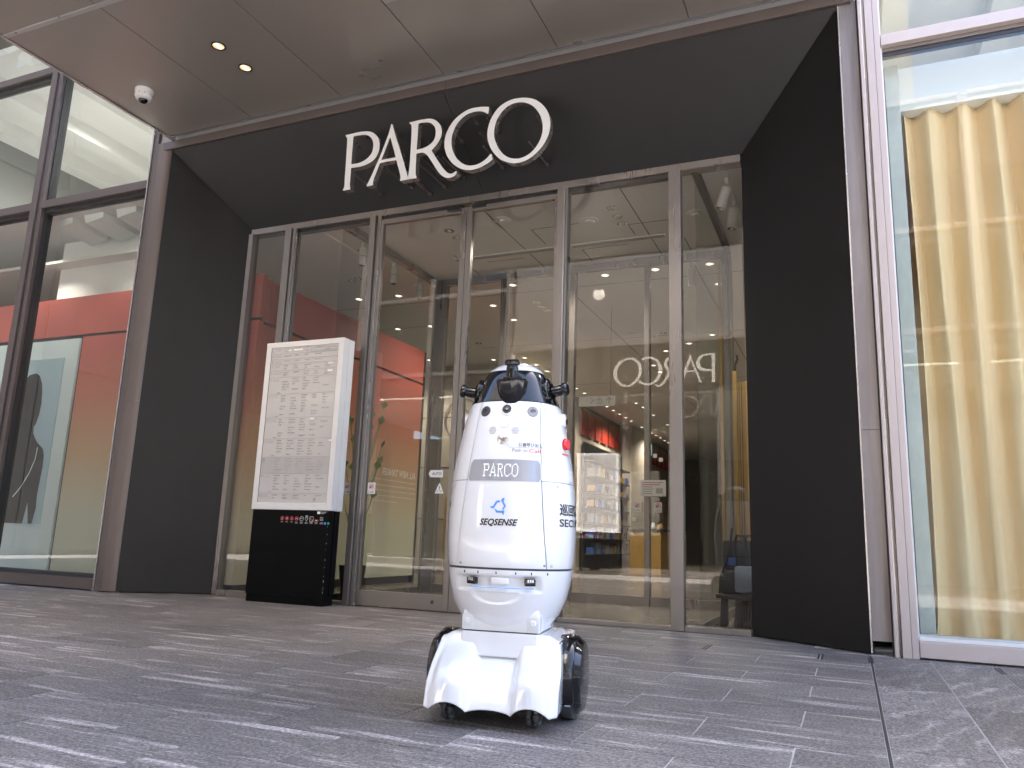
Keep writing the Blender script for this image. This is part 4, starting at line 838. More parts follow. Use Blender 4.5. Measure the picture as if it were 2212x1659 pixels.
# ------------------------------------------------------------------ right shop: inner post, pelmet, curtain
tag(MB().box(0.412, 0.509, 6.13, 6.30, 0.0, 4.39).obj('inner_post', 'teal_post', bevel=.003), 'blue grey steel post with flaking spots just inside the right shop window', 'post')
tag(MB().box(0.52, 6.0, 6.27, 6.40, 4.065, 4.42).obj('pelmet', 'white_paint', bevel=.004), 'long white box pelmet above the cream curtain', 'pelmet')
wall('room_divider', 0.30, 0.42, 6.45, 32, 0, 4.45, 'dark_gasket')
wall('room_back_wall', 0.42, 6.0, 9.0, 9.1, 0, 4.45, 'beige_stone')
cur = root('curtain', 'heavy cream pleated curtain filling the right shop window down to the floor', 'curtain')
def fold(x, z):
    ph = (x - 0.56) / 0.215 * 2 * PI
    am = 0.068 + 0.014 * math.sin(x * 5.3)
    fl = max(0, (0.45 - z) / 0.45)
    sx = 0.012 * math.sin(z * 1.3 + x * 9) + fl * fl * 0.04 * math.sin(x * 17 + 1)
    y = 6.36 + am * math.copysign(abs(math.sin(ph + .3 * math.sin(x * 7))) ** .85, math.sin(ph + .3 * math.sin(x * 7))) + 0.006 * math.sin(ph * 3 + z) - fl * fl * 0.05
    if z > 4.0: y = 6.36 + am * 0.9 * math.sin(ph + .3 * math.sin(x * 7))
    lean = 0.0
    return (x + sx + lean, y, z)
xs = [0.555 + i * 0.012 for i in range(430)]
zs = [0.02, .05, .09, .14, .2, .28, .38, .5, .7, 1.0, 1.4, 1.8, 2.2, 2.6, 3.0, 3.4, 3.7, 3.9, 4.0, 4.066]
P = [[fold(x, z) for x in xs] for z in zs]
# cloth breaks and bunches on the floor
for j, z in enumerate(zs):
    if z < .15:
        for i, x in enumerate(xs):
            k_ = 1 - z / .15; p = P[j][i]
            P[j][i] = (p[0] + .05 * k_ * math.sin(x * 29), p[1] - .06 * k_ * (0.5 + 0.5 * math.sin(x * 29 + .8)), z + 0.02 * k_ * (1 + math.sin(x * 58)))
cl = MB().grid(P).obj('cloth', 'curtain_cloth', cur, smooth=True)
sm = cl.modifiers.new('thick', 'SOLIDIFY'); sm.thickness = 0.003; sm.offset = 1
MB().box(0.60, 5.9, 6.34, 6.37, 4.07, 4.09).obj('track', 'dark_metal', cur)
lamp_light(2.0, 6.9, 4.2, 10, (1, .86, .66), .1, 150)  # added lamp behind the curtain to brighten it, no fitting there
for x in (-8.0, -9.6, -11.2): lamp_light(x, 6.30, 4.38, 6, (1, .93, .82), .1, 104)  # added lamps to brighten the display wall and poster

ns = root('notice_sheet', 'white paper notice with red and black lines on the inner glass right of the robot', 'notice', (-2.013, 8.76, 1.294))
MB().box(-.145, .145, -.001, 0, -.09, .09).obj('paper', 'white_plastic', ns)
for z_, w_, m_ in ((.065, .24, 'ink_grey'), (.04, .2, 'ink_red'), (.015, .12, 'ink_grey'), (-.01, .13, 'ink_grey'), (-.035, .11, 'ink_grey'), (-.06, .12, 'ink_grey')): MB().box(-.125, -.125 + w_, -.0025, -.0012, z_ - .004, z_ + .004).obj('text_line', m_, ns)
MB().box(.03, .11, -.0025, -.0012, -.06, .0).obj('drawing', 'ink_pale', ns)
hand_sticker(-2.19, 1.08, 'small no touching sticker on the inner screen left of its second mullion', 8.755)
hand_sticker(-1.96, 1.08, 'small no touching sticker on the inner screen below the white notice', 8.765)
for x_, z_, l_ in ((-1.99, 1.66, 'tiny white square card high on the inner glass, left one'), (-1.925, 1.615, 'tiny white square card high on the inner glass, right one'), (-2.23, .945, 'small white double card on the inner glass left of the mullion')):
    q_ = root('card', l_, 'card', (x_, 8.76, z_)); MB().box(-.022, .022, -.001, 0, -.022, .022).obj('paper', 'white_plastic', q_)

# ------------------------------------------------------------------ directory board
def build_kiosk(label, x0, yf, writing=True):
    k = root('directory_board', label, 'directory board', (x0, yf, 0))
    Wd, D = 0.955, 0.185; zc, zt = 0.882, 2.580
    b0 = 0.012
    for ya, yb in ((0, .088), (.097, D)):
        MB().box(0.022, Wd - .022, ya + .004, yb - (.004 if yb > .1 else 0), 0.075, zc - .002).obj('base_panel', 'black_paint', k, bevel=.002)
    MB().box(.03, Wd - .03, .012, D - .012, 0, .074).obj('plinth', 'black_paint', k); MB().box(.03, Wd - .03, .088, .097, .074, zc).obj('core', 'dark_gasket', k)
    fw = 0.062
    MB().box(0, fw, 0, .09, zc, zt).obj('frame', 'white_plastic', k, bevel=.003); MB().box(Wd - fw, Wd, 0, .09, zc, zt).obj('frame', 'white_plastic', k, bevel=.003)
    MB().box(fw + .0005, Wd - fw - .0005, 0.0004, .09, zt - .055, zt - .0004).obj('frame', 'white_plastic', k, bevel=.002); MB().box(fw + .0005, Wd - fw - .0005, 0.0004, .09, zc + .0004, zc + .068).obj('frame', 'white_plastic', k, bevel=.002)
    MB().box(.004, Wd - .004, .0905, .0945, zc + .003, zt - .003).obj('groove', 'silver_trim', k)
    MB().box(0, Wd, .095, D, zc, zt).obj('rear_housing', 'white_plastic', k, bevel=.003)
    pn = MB().box(fw, Wd - fw, .007, .08, zc + .068, zt - .055).obj('display_panel', 'board_print', k)
    MB().box(fw, fw + .003, .0035, .0068, zc + .068, zt - .055).box(Wd - fw - .003, Wd - fw, .0035, .0068, zc + .068, zt - .055).obj('screen_edge', 'dark_gasket', k)
    if writing:
        z1, z0 = zt - .055, zc + .068; H = z1 - z0; xa, xb = fw + .015, Wd - fw - .015; y = .0055
        fr = [0, .045, .08, .112, .155, .2, .31, .465, .6, .715, .82, .942, 1]
        nm = ['R', '9', '8', '7', '6', '5', '4', '3', '2', '1', 'B1', 'B2']
        rg = random.Random(11); tx = MB(); tp = MB(); ln = MB(); wh = MB(); hl = MB(); nb = MB()
        hl.box(fw + .003, Wd - fw - .003, y, .0068, z1 - .82 * H, z1 - .715 * H)
        for i, n in enumerate(nm):
            ya, yb = z1 - fr[i] * H, z1 - fr[i + 1] * H
            if i: ln.box(fw + .004, Wd - fw - .004, .0045, .0068, ya - .001, ya + .001)
            flat_text(nb, n, xa + .004, ya - .035 if i != 0 else ya - .055, .014 * len(n), .022, .0042, bold=.01)
            for q in range(2): tp.box(xa + .04, xa + .04 + rg.uniform(.05, .09), .0045, .0068, ya - .022 - q * .013, ya - .017 - q * .013)
            rows = max(1, int((ya - yb - .012) / .027)); cols = 5
            if rows > 3:
                x = xa + .10
                for q in range(3): tp.box(x, x + .01, .0045, .0068, yb + .010, yb + .019); x += .014
            for r_ in range(rows):
                for c in range(cols):
                    if rg.random() < (.12 + .03 * r_ + (.3 if c == 4 else 0)): continue
                    x = xa + .155 + c * .128; w_ = rg.uniform(.03, .085)
                    z = ya - .018 - r_ * .027
                    # words: groups of short strokes, like type too small to read
                    xx = x
                    while xx < x + w_:
                        u = rg.uniform(.004, .013); (tx if rg.random() < .6 else tp).box(xx, xx + u, .0045, .0068, z - .0045, z + .0035); xx += u + .0022
                    if rg.random() < .25: tp.box(x, x + w_ * .6, .0045, .0068, z - .0125, z - .0085)
        for (fx, fz, w_, h_) in ((.22, .018, .035, .016), (.285, .016, .11, .018), (.72, .117, .06, .018), (.72, .165, .06, .022), (.555, .47, .055, .018), (.80, .61, .07, .018)):
            wh.box(fw + fx, fw + fx + w_, .0035, .0044, z1 - fz * H - h_, z1 - fz * H)
        bx = MB(); 
        for (a, b, c, d) in ((.50, .80, .012, .0135), (.50, .80, .036, .0375)): bx.box(fw + a, fw + b, .0045, .0068, z1 - d * H - .006, z1 - c * H - .006)
        for a in (.50, .80): bx.box(fw + a, fw + a + .0015, .0045, .0068, z1 - .0375 * H - .006, z1 - .012 * H - .006)
        for a in (.515, .61, .71): tp.box(fw + a, fw + a + .075, .0045, .0068, z1 - .031 * H - .003, z1 - .025 * H - .003)
        tx.box(Wd - fw - .16, Wd - fw - .135, .0045, .0068, z0 + .02, z0 + .05)
        r1 = MB(); ring(r1, xa + .012, z1 - .735 * H, .02, .0022, .0042); r1.obj('circle', 'ink_black', pn, fixn=False)
        for nm_, mt, mb in (('highlight', 'ink_pale', hl), ('writing', 'ink_soft', tx), ('fine_writing', 'ink_pale', tp), ('rule_lines', 'ink_grey', ln), ('cover_strip', 'letter_white', wh), ('frame_line', 'ink_grey', bx)): tag(mb.obj(nm_, mt, pn), kind='stuff' if 'writing' in nm_ else None)
        nb.obj('floor_numbers', 'ink_grey', pn, fixn=False)
        # rule pictograms on the black base
        y = .0032; z = .80
        icn = {'ink_red': MB(), 'letter_white': MB(), 'ink_blue': MB(), 'ink_green': MB(), 'ink_pale': MB()}
        for i in range(9):
            x = .39 + i * .058
            if i < 4:
                ring(icn['ink_red'], x, z, .021, .0035, y, 20); stroke(icn['ink_red'], [(x - .014, z + .014), (x + .014, z - .014)], .003, y)
                g_ = icn['letter_white']
                if i == 0: ring(g_, x - .002, z - .005, .008, .003, y + .0003, 12); stroke(g_, [(x, z + .004), (x + .012, z + .012)], .003, y + .0003)
                if i == 1: stroke(g_, [(x - .009, z - .007), (x + .007, z - .007), (x + .007, z + .006), (x - .009, z + .006), (x - .009, z - .007)], .003, y + .0003)
                if i == 2: stroke(g_, [(x - .013, z - .005), (x + .012, z - .005)], .004, y + .0003); stroke(g_, [(x + .004, z + .002), (x - .004, z + .013)], .002, y + .0003)
                if i == 3: stroke(g_, [(x - .013, z + .004), (x + .010, z + .004), (x + .010, z - .011)], .004, y + .0003); stroke(g_, [(x - .010, z + .004), (x - .010, z - .011)], .003, y + .0003)
            elif i == 4: ring(icn['letter_white'], x, z, .023, .003, y, 22); stroke(icn['letter_white'], [(x - .016, z - .004), (x - .004, z + .006), (x + .014, z + .002)], .003, y)
            elif i == 5: stroke(icn['letter_white'], [(x, z - .02), (x - .018, z + .003), (x - .010, z + .014), (x, z + .006), (x + .010, z + .014), (x + .018, z + .003), (x, z - .02)], .003, y); icn['letter_white'].box(x - .014, x + .014, y, y + .001, z + .022, z + .029)
            elif i == 6: stroke(icn['letter_white'], [(x - .02, z - .026), (x + .02, z - .026), (x + .02, z + .02), (x - .02, z + .02), (x - .02, z - .026)], .003, y); icn['ink_red'].box(x, x + .016, y, y + .001, z - .02, z - .006); stroke(icn['letter_white'], [(x - .014, z + .012), (x - .004, z), (x - .014, z - .01)], .002, y)
            elif i == 7: stroke(icn['ink_red'], [(x - .02, z - .026), (x + .02, z - .026), (x + .02, z - .004), (x - .02, z - .004), (x - .02, z - .026)], .0025, y); icn['letter_white'].box(x - .014, x + .012, y, y + .001, z - .018, z - .011)
            else: stroke(icn['letter_white'], [(x - .015, z - .012), (x + .015, z - .012), (x + .015, z + .018), (x - .015, z + .018), (x - .015, z - .012)], .0025, y); icn['letter_white'].box(x - .01, x + .01, y, y + .001, z - .001, z + .003)
            icn['ink_pale'].box(x - .016, x + .014, y, y + .001, z - .036, z - .031)
            if i > 2: icn['ink_pale'].box(x - .018, x + .016, y, y + .001, z - .045, z - .041)
        icn['ink_red'].box(.845, .860, y, y + .001, .752, .768); icn['ink_blue'].box(.862, .876, y, y + .001, .753, .77); icn['ink_blue'].box(.888, .908, y, y + .001, .750, .772); icn['ink_green'].lathe([(.012, 0), (.012, .001)], 16, 'Y', (.935, y, .762))
        icn['letter_white'].box(.80, .835, y, y + .001, .848, .872)
        for q in range(4): icn['ink_pale'].box(.842, .91 - q * .01, y, y + .001, .867 - q * .006, .870 - q * .006)
        bp_ = [c for c in k.children if c.name.startswith('base_panel')][0]
        for mt, mb in icn.items(): tag(mb.obj('pictograms', mt, bp_, fixn=False), kind='stuff')
        # chipped paint along the right front edge
        ch = MB(); z = .12
        while z < .78:
            h_ = rg.uniform(.002, .02); ch.box(Wd - .0265, Wd - .0215, .0028, .0042, z, z + h_); z += h_ + rg.uniform(.006, .09)
        ch.box(.04, .9, .0115, .0122, .0742, .0752); ch.obj('chipped_edge', 'ink_pale', bp_)
    return k
kiosk = build_kiosk('tall floor directory board, white framed top on a black base', -5.465, 6.20)
kio2 = build_kiosk('twin directory board across the passage, standing in the sun', 0, 0, writing=True)
kio2.location = (-4.50, -3.2, 0); kio2.rotation_euler = (0, 0, PI)

# ------------------------------------------------------------------ opposite side of the passage: the same entrance turned round, building above
def half_turn(o, label):
    c = copy_tree(o, label=label); M = Matrix.Translation((-3.42, 1.45, 0)) @ Matrix.Rotation(PI, 4, 'Z') @ Matrix.Translation((3.42, -1.45, 0))
    c.matrix_world = M @ o.matrix_world; return c
bpy.context.view_layer.update()
half_turn(portal, 'black splayed entrance portal on the opposite side of the passage')
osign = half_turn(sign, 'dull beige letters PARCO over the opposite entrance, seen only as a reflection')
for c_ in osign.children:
    if c_.name.startswith('letter'): c_.data = c_.data.copy(); c_.data.materials[0] = MATS['facade_light']  # face colour darkened to imitate shade, so the reflection stays dim
half_turn(glaz, 'steel framed glass screen of the opposite entrance')
half_turn(d1, 'left leaf of the opposite sliding door'); half_turn(d2, 'right leaf of the opposite sliding door')
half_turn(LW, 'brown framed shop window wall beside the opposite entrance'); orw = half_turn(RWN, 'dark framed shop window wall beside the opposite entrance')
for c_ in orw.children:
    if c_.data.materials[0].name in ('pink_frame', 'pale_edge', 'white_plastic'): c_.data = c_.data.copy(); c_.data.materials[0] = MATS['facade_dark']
wall('opposite_floor', -13.0, 6.4, -20, -3.72, -0.010, 0.0, 'interior_floor_tile')
wall('opposite_ceiling', -13.0, 6.4, -20, -3.78, 4.06, 4.10, 'ceiling_white')
wall('opposite_back_wall', -13.0, 6.4, -20.2, -20, 0, 9, 'facade_dark')
wall('opposite_shop_wall', -12.6, -7.1, -6.4, -6.3, 0, 3.4, 'grey_wall'); wall('opposite_shop_wall', 0.5, 6.0, -6.4, -6.3, 0, 3.4, 'white_paint')
wall('opposite_roof', -13.2, 1.5, -20, -3.25, 13.9, 14.1, 'facade_concrete')
wall('opposite_upper_slab', -13.2, 6.4, -20, -3.30, 8.9, 9.1, 'facade_light')
of = root('opposite_upper_facade', 'dark brown panelled upper storeys across the passage, lit by the sun', 'building', (0, 0, 0))
for i in range(6):
    x = -13.2 + i * 2.45
    for zz, zh in ((9.1, 11.4), (11.42, 14.2)):
        MB().box(x + .01, x + 2.44, -3.35, -3.15, zz, zh).obj('facade_panel', 'facade_dark', of)
wall('opposite_header', -7.0, 0.3, -3.35, -3.12, 5.02, 8.95, 'facade_dark')
for y, r_ in ((-6.5, 'first'), (-9.5, 'second'), (-12.5, 'third')):
    for x, c_ in ((-10, 'left end'), (-5.5, 'left middle'), (-2.5, 'right middle'), (3, 'right end')):
        downlight('i', (x, y, 4.06), 'lit downlight of the opposite shop, %s row behind its glass, %s' % (r_, c_), 'lit downlights in the opposite shop')
dr = root('shop_sign', 'pale letters DIOR inside the opposite shop, seen only in reflection', 'sign', (-4.4, -12.0, 2.75))
MB().box(-1.5, 1.5, -.06, -.02, -.5, .6).obj('panel', 'dark_metal', dr)
t = MB(); flat_text(t, 'DIOR', -.6, -.14, 1.2, .3, 0); t = MB().add([(-v[0], 0.0, v[2]) for v in t.v], t.f); t.obj('writing', 'white_plastic', dr, fixn=False)
# street ends: neighbouring office building right, added block left
def block(name, x0, x1, y0, y1, h, mat, label, face):
    b = root(name, label, 'building', ((x0 + x1) / 2, (y0 + y1) / 2, 0)); cx_, cy_ = (x0 + x1) / 2, (y0 + y1) / 2
    MB().box(x0 - cx_, x1 - cx_, y0 - cy_, y1 - cy_, 0, h).obj('wall', mat, b)
    MB().box(x0 - cx_ - .2, x1 - cx_ + .2, y0 - cy_ - .2, y1 - cy_ + .2, h + .003, h + .6).obj('roof', 'facade_concrete', b)
    fx = (x0 - cx_ - .05) if face < 0 else (x1 - cx_ + .05)
    z = 1.2
    while z < h - 2:
        y = y0 - cy_ + 1
        while y < y1 - cy_ - 2:
            w_ = MB().box(fx - .06, fx + .06, y, y + 1.5, z, z + 1.6).obj('window', 'dark_metal', b); MB().box(fx - .08, fx + .08, y + .08, y + 1.42, z + .08, z + 1.52).obj('pane', 'bag_blue', w_); y += 2.6
        z += 3.2
    return b
block('office_building', 26, 40, -14, 12, 12, 'facade_light', 'pale office block closing the view far to the right', -1)
eb = root('end_building', 'plain dark panelled building closing the passage on the left', 'building', (-20, 1, 0))  # unseen block, added so that little light comes from the left
MB().box(-5, 4.0, -15, 15, 0, 12).obj('wall', 'facade_dark', eb)
for q in range(10):
    for z_ in (0.1, 4.1, 8.1): MB().box(4.003, 4.03, -15 + q * 3 + .02, -12 + q * 3 - .02, z_, z_ + 3.96).obj('wall_panel', 'facade_dark', eb)
wall('opposite_upper_wall', -13.0, 6.2, -6.2, -6.1, 4.12, 8.88, 'facade_dark')  # added unseen wall, blocks the sky behind the opposite upper panes

# unseen white overhang added to cut sky light, beams running out over the passage
oh = tag(MB().box(-13.2, 0.25, 4.1, 5.94, 8.98, 9.4).obj('overhang', 'ceiling_upper'), kind='structure')
xx = -13.0
while xx < 0:
    MB().box(xx, xx + .32, 4.12, 5.90, 8.62, 8.975).obj('overhang_beam', 'ceiling_upper', oh); xx += 1.3

# ------------------------------------------------------------------ the robot
RB = root('security_robot', 'glossy white egg shaped patrol robot on a wheeled base in front of the doors', 'robot', (-1.305, 3.006, 0), math.radians(9.3))
BX = 0.026                                              # body axis in the robot's own frame
PROF = [(0.300, 0.085), (0.31, .105), (0.325, .135), (0.345, 0.163), (0.381, 0.195), (0.41, 0.211), (0.44, 0.224), (0.475, .235), (0.505, 0.2425), (0.535, .2483), (0.565, 0.2520), (0.62, .2568), (0.675, 0.2598), (0.73, .2606), (0.786, 0.2592), (0.85, .2558),
        (0.906, 0.2508), (0.945, .2463), (0.983, 0.241), (1.03, .2325), (1.08, 0.2232), (1.14, .211), (1.194, 0.198), (1.226, 0.188), (1.27, .170), (1.31, .153), (1.34, .139), (1.364, 0.124), (1.385, .102), (1.402, .073), (1.412, .042), (1.416, 0.0)]
def HW(z):
    P = PROF
    if z <= P[0][0]: return P[0][1]
    for i in range(len(P) - 1):
        if z <= P[i + 1][0]:
            # smooth cubic through neighbours
            z0, r0 = P[i]; z1, r1 = P[i + 1]; t = (z - z0) / (z1 - z0)
            zm, rm = P[max(0, i - 1)]; zp, rp = P[min(len(P) - 1, i + 2)]
            m0 = (r1 - rm) / (z1 - zm) * (z1 - z0); m1 = (rp - r0) / (zp - z0) * (z1 - z0)
            return (2 * t ** 3 - 3 * t * t + 1) * r0 + (t ** 3 - 2 * t * t + t) * m0 + (-2 * t ** 3 + 3 * t * t) * r1 + (t ** 3 - t * t) * m1
    return 0.0
NE = 2.22
def S(phi, z, off=0.0):
    """point of the hull at angle phi from the front (towards +x) and height z"""
    s, c = math.sin(phi), math.cos(phi); r = (abs(s) ** NE + abs(c) ** NE) ** (-1 / NE) * HW(z)
    nx, ny = abs(s) ** (NE - 1) * (1 if s >= 0 else -1), abs(c) ** (NE - 1) * (1 if c >= 0 else -1); l = math.hypot(nx, ny) or 1
    return Vector((BX + r * s + off * nx / l, -r * c - off * ny / l, z))
def PH(x, z):
    """angle of the front hull point whose sideways offset from the axis is x"""
    R = HW(z); x = max(-.98 * R, min(.98 * R, x)); y = (R ** NE - abs(x) ** NE) ** (1 / NE); return math.atan2(x, y)
FX = 0.016                                              # the face looks slightly to its left
def F(x, z, off=0.0): return S(PH(x + FX, z), z, off)
def seamx(z): return 0.1265 + (1.205 - z) * (0.1745 - 0.1265) / (1.205 - 0.569)
def shell(name, z0, z1, fa, fb, n=24, m=24, mat='robot_white', disp=None, th=.004):
    zs_ = [z0 + (z1 - z0) * j / m for j in range(m + 1)]; P = []
    for j, z in enumerate(zs_):
        a, b = fa(z), fb(z); row = []
        for i in range(n + 1):
            ph = a + (b - a) * i / n; e = 0.0
            if j in (0, m) or i in (0, n): e = -0.0016          # edges roll in so the joints read
            p = S(ph, z, e + (disp(ph, z) if disp else 0)); row.append(p)
        P.append(row)
    # return lips
    lip = lambda row: [p + (Vector((BX, 0, p.z)) - p) * 0.02 for p in row]
    P = [lip(P[0])] + P + [lip(P[-1])]
    P = [[r[0] + (Vector((BX, 0, r[0].z)) - r[0]) * .02] + r + [r[-1] + (Vector((BX, 0, r[-1].z)) - r[-1]) * .02] for r in P]
    return MB().grid(P).obj(name, mat, RB, smooth=True)
G = 0.0045
sa = lambda z: PH(seamx(z) + .012 - .0016, z)
sb = lambda z: PH(seamx(z) + .012 + .0016, z)
lx = lambda z: seamx(z) - .002 - .018 * (z - .569) / .636
la = lambda z: -PH(lx(z) - .0016, z)
lb = lambda z: -PH(lx(z) + .0016, z)
front_hi = shell('front_panel', .9035, 1.2225, la, sa)
front_lo = shell('front_panel', .5705, .9015, la, sa)
for sg in (1, -1):
    for (a, b) in ((.9035, 1.2225), (.5705, .9015)):
        if sg > 0: o = shell('side_panel', a, b, sb, lambda z: PI - .7, 26)
        else: o = shell('side_panel', a, b, lambda z: -(PI - .7), lb, 26)
        if sg > 0 and a < .6: side_lo = o
        if sg > 0 and a > .6: side_hi = o
        if sg < 0 and a < .6: left_lo = o
        if sg < 0 and a > .6: left_hi = o
shell('rear_panel', .5705, 1.2225, lambda z: PI - .69, lambda z: PI + .69, 20, 30)
core = MB().grid([[S(2 * PI * i / 48, z, -.006) for i in range(48)] for z in [.556 + .664 * j / 30 for j in range(31)]], close=True).obj('inner_core', 'robot_core', RB, smooth=True)
# lower bowl with the smile-shaped recess
def sstep(a, b, x): t = max(0, min(1, (x - a) / (b - a))); return t * t * (3 - 2 * t)
def bowl_disp(ph, z):
    if abs(ph) > 1.3: return 0
    R = HW(z); x = S(ph, z).x - BX
    zl = .487 - .010 * (1 - (x / .17) ** 2) * 0
    w = (1 - sstep(.150, .172, abs(x))) * sstep(.478, .490, z) * (1 - sstep(.528, .545, z))
    d = -.020 * w * (0.35 + 0.65 * (1 - sstep(.49, .53, z)) if False else 1)
    e = (x / .098) ** 2 + ((z - .478) / .043) ** 2
    if z < .482: d += -.007 * (1 - sstep(.75, 1.05, e))
    return d
zsb = [.300, .306, .315, .325, .335, .345, .36, .375, .39, .405, .42, .43] + [.434 + .004 * i for i in range(33)]
NB = 150
P = []
for z in zsb:
    row = []
    for i in range(NB):
        t = i / NB; ph = -PI + 2 * PI * t
        ph = ph - 0.55 * math.sin(ph) * 0 
        row.append(S(ph, z, bowl_disp(ph, z) + (-.002 if z > .5645 else 0)))
    P.append(row)
P.append([p + (Vector((BX, 0, p.z)) - p) * .03 + Vector((0, 0, .001)) for p in P[-1]])
bowl = MB().grid(P, close=True).obj('lower_shell', 'robot_white', RB, smooth=True)
for x in (-.185, -.145, -.085, -.012, .062, .118, .172): 
    if x == -.185: continue
    p = F(x, .552, .0); d = MB().lathe([(.0025, .002), (.0025, -.002)], 8, 'Y').obj('slot', 'robot_core', bowl); d.location = p; d.scale = (1, 1, 2.2); d.rotation_euler = (0, 0, PH(x, .552))
for x in (-.114, .114):
    p = F(x, .520, -.004); s_ = root('x', 'x', 'x') if False else MB().box(-.021, .021, -.008, .012, -.014, .012).obj('distance_sensor', 'robot_black', RB, bevel=.004, smooth=True); s_.location = p; s_.rotation_euler = (0, 0, PH(x, .52))
    for q in (-.009, 0, .009): MB().box(q - .003, q + .003, -.0088, -.0078, .0, .010).obj('lens', 'silver_trim', s_)
h_ = MB().box(-.034, .034, -.012, .012, -.014, .012).obj('latch', 'robot_white', RB, bevel=.005, smooth=True); h_.location = F(0.003, .523, -.008)
lb = MB().grid([[F(-.13 + .26 * i / 20, z, -.0125) for i in range(21)] for z in (.494, .497)]).obj('light_strip', 'led_blue', RB)
# black sensor dome and white cap
MB().grid([[S(2 * PI * i / 64, z, -.001) for i in range(64)] for z in [1.2265 + (1.3635 - 1.2265) * j / 14 for j in range(15)]], close=True).obj('sensor_dome', 'robot_black', RB, smooth=True)
MB().grid([[S(2 * PI * i / 64, 1.224, -.004) for i in range(64)], [S(2 * PI * i / 64, 1.2262, -.004) for i in range(64)]], close=True).obj('dome_seam', 'robot_core', RB)
zc_ = [1.3645 + (1.4155 - 1.3645) * (1 - (1 - j / 12) ** 2) for j in range(13)]
MB().grid([[S(2 * PI * i / 64, z, .001) for i in range(64)] for z in zc_] + [[Vector((BX, 0, 1.4165)) for i in range(64)]], close=True).obj('top_cap', 'robot_white', RB, smooth=True)
MB().lathe([(.005, 0), (.005, -.003)], 10, 'Y').obj('screw', 'robot_core', RB).location = F(.135, 1.25, .002)
def lidar(base, axis, s=1.0):
    q = Vector(axis).normalized().to_track_quat('Z', 'Y').to_matrix()
    o = MB().lathe([(.034 * s, -.10 * s), (.045 * s, -.085 * s), (.0565 * s, -.012 * s), (.0565 * s, -.004 * s), (.052 * s, 0.0), (.03 * s, .003 * s)], 36, c=base, rot=q).obj('sensor_pod', 'robot_black', RB, smooth=35)
    b = Vector(base)
    MB().lathe([(.034 * s, .0031 * s), (.034 * s, .009 * s)], 4, c=base, rot=q).obj('sensor_plate', 'robot_black', o)
    MB().lathe([(.0215 * s, .009 * s), (.0215 * s, .042 * s), (.019 * s, .045 * s), (.019 * s, .048 * s), (.0255 * s, .050 * s), (.0275 * s, .055 * s), (.0265 * s, .064 * s), (.02 * s, .070 * s)], 28, c=base, rot=q).obj('sensor_head', 'robot_black', o, smooth=40)
lidar((BX + 0.018, -.158, 1.318), (0.0, -.16, 1.0), 1.15)
lidar((BX - .158, -.055, 1.281), (-1.0, -.22, .14), 1.05)
lidar((BX + .160, -.05, 1.283), (1.0, -.16, .18), 1.05)
# ---- front panel features
def disc(name, x, z, prof, mat, parent=None, seg=28):
    o = MB().lathe(prof, seg, 'Y').obj(name, mat, parent or RB, smooth=35); ph = PH(x, z)
    dz = (HW(z + .01) - HW(z - .01)) / .02
    o.location = F(x, z, 0); o.rotation_euler = (math.atan(dz), 0, ph); return o
# lathe along Y: height h maps to y = +h, so the outward side is negative
e = disc('camera_bulge', -.004, 1.186, [(.028, .004), (.026, -.004), (.019, -.007), (.019, -.006)], 'robot_white')
disc('camera_lens', -.004, 1.186, [(.019, .002), (.0185, -.0075), (.012, -.0085)], 'robot_core'); disc('camera_glass', -.004, 1.186, [(.0115, 0), (.0115, -.0092), (.007, -.0096)], 'robot_black'); disc('pupil', -.004, 1.186, [(.005, 0), (.005, -.0100)], 'ink_grey')
for x, mt in ((-.097, 'robot_core'), (.095, 'ink_grey')):
    disc('speaker_cover', x, 1.181, [(.0225, .004), (.0225, -.0015), (.0205, -.003)], mt)
    for q, hh in ((-.007, .007), (0, .011), (.007, .008)):
        o = MB().box(-.0018, .0018, -.0045, .0, -hh, hh).obj('speaker_slot', 'robot_black', RB, bevel=.0012); o.location = F(x + q, 1.181, 0); o.rotation_euler = (0, 0, PH(x, 1.181))
disc('lamp_ring', -.010, 1.131, [(.0215, .004), (.0215, -.002), (.0195, -.003), (.0175, -.0028)], 'robot_matt'); disc('status_lamp', -.010, 1.131, [(.0155, .002), (.0155, -.004), (.012, -.0048)], 'led_white')
disc('button_ring', -.012, 1.067, [(.0215, .004), (.0215, -.003), (.0185, -.0045), (.0165, -.0045)], 'polished_steel'); disc('button_glow', -.012, 1.067, [(.0165, .002), (.0165, -.0043), (.0140, -.0047)], 'led_blue'); disc('call_button', -.012, 1.067, [(.0140, 0), (.0140, -.005), (.0125, -.0056)], 'polished_steel')
hx = [(q, r) for r in range(-2, 3) for q in range(-3, 4) if abs(q + (r % 2) * .5) <= 2.05 - abs(r) * .25 + (.5 if r % 2 == 0 else 0)]
for cx_ in (-.056, .036):
    mb = MB()
    for q, r in hx:
        if abs(r) == 2 and abs(q) > 1: continue
        p = F(cx_ + (q + (r % 2) * .5) * .0068, 1.0995 + r * .0062, .0006); o_ = len(mb.v)
        mb.add([p + Vector((.0021 * math.cos(a * PI / 4), 0, .0021 * math.sin(a * PI / 4))) for a in range(8)], [tuple(range(8))])
    mb.obj('speaker_holes', 'robot_core', RB, fixn=False)
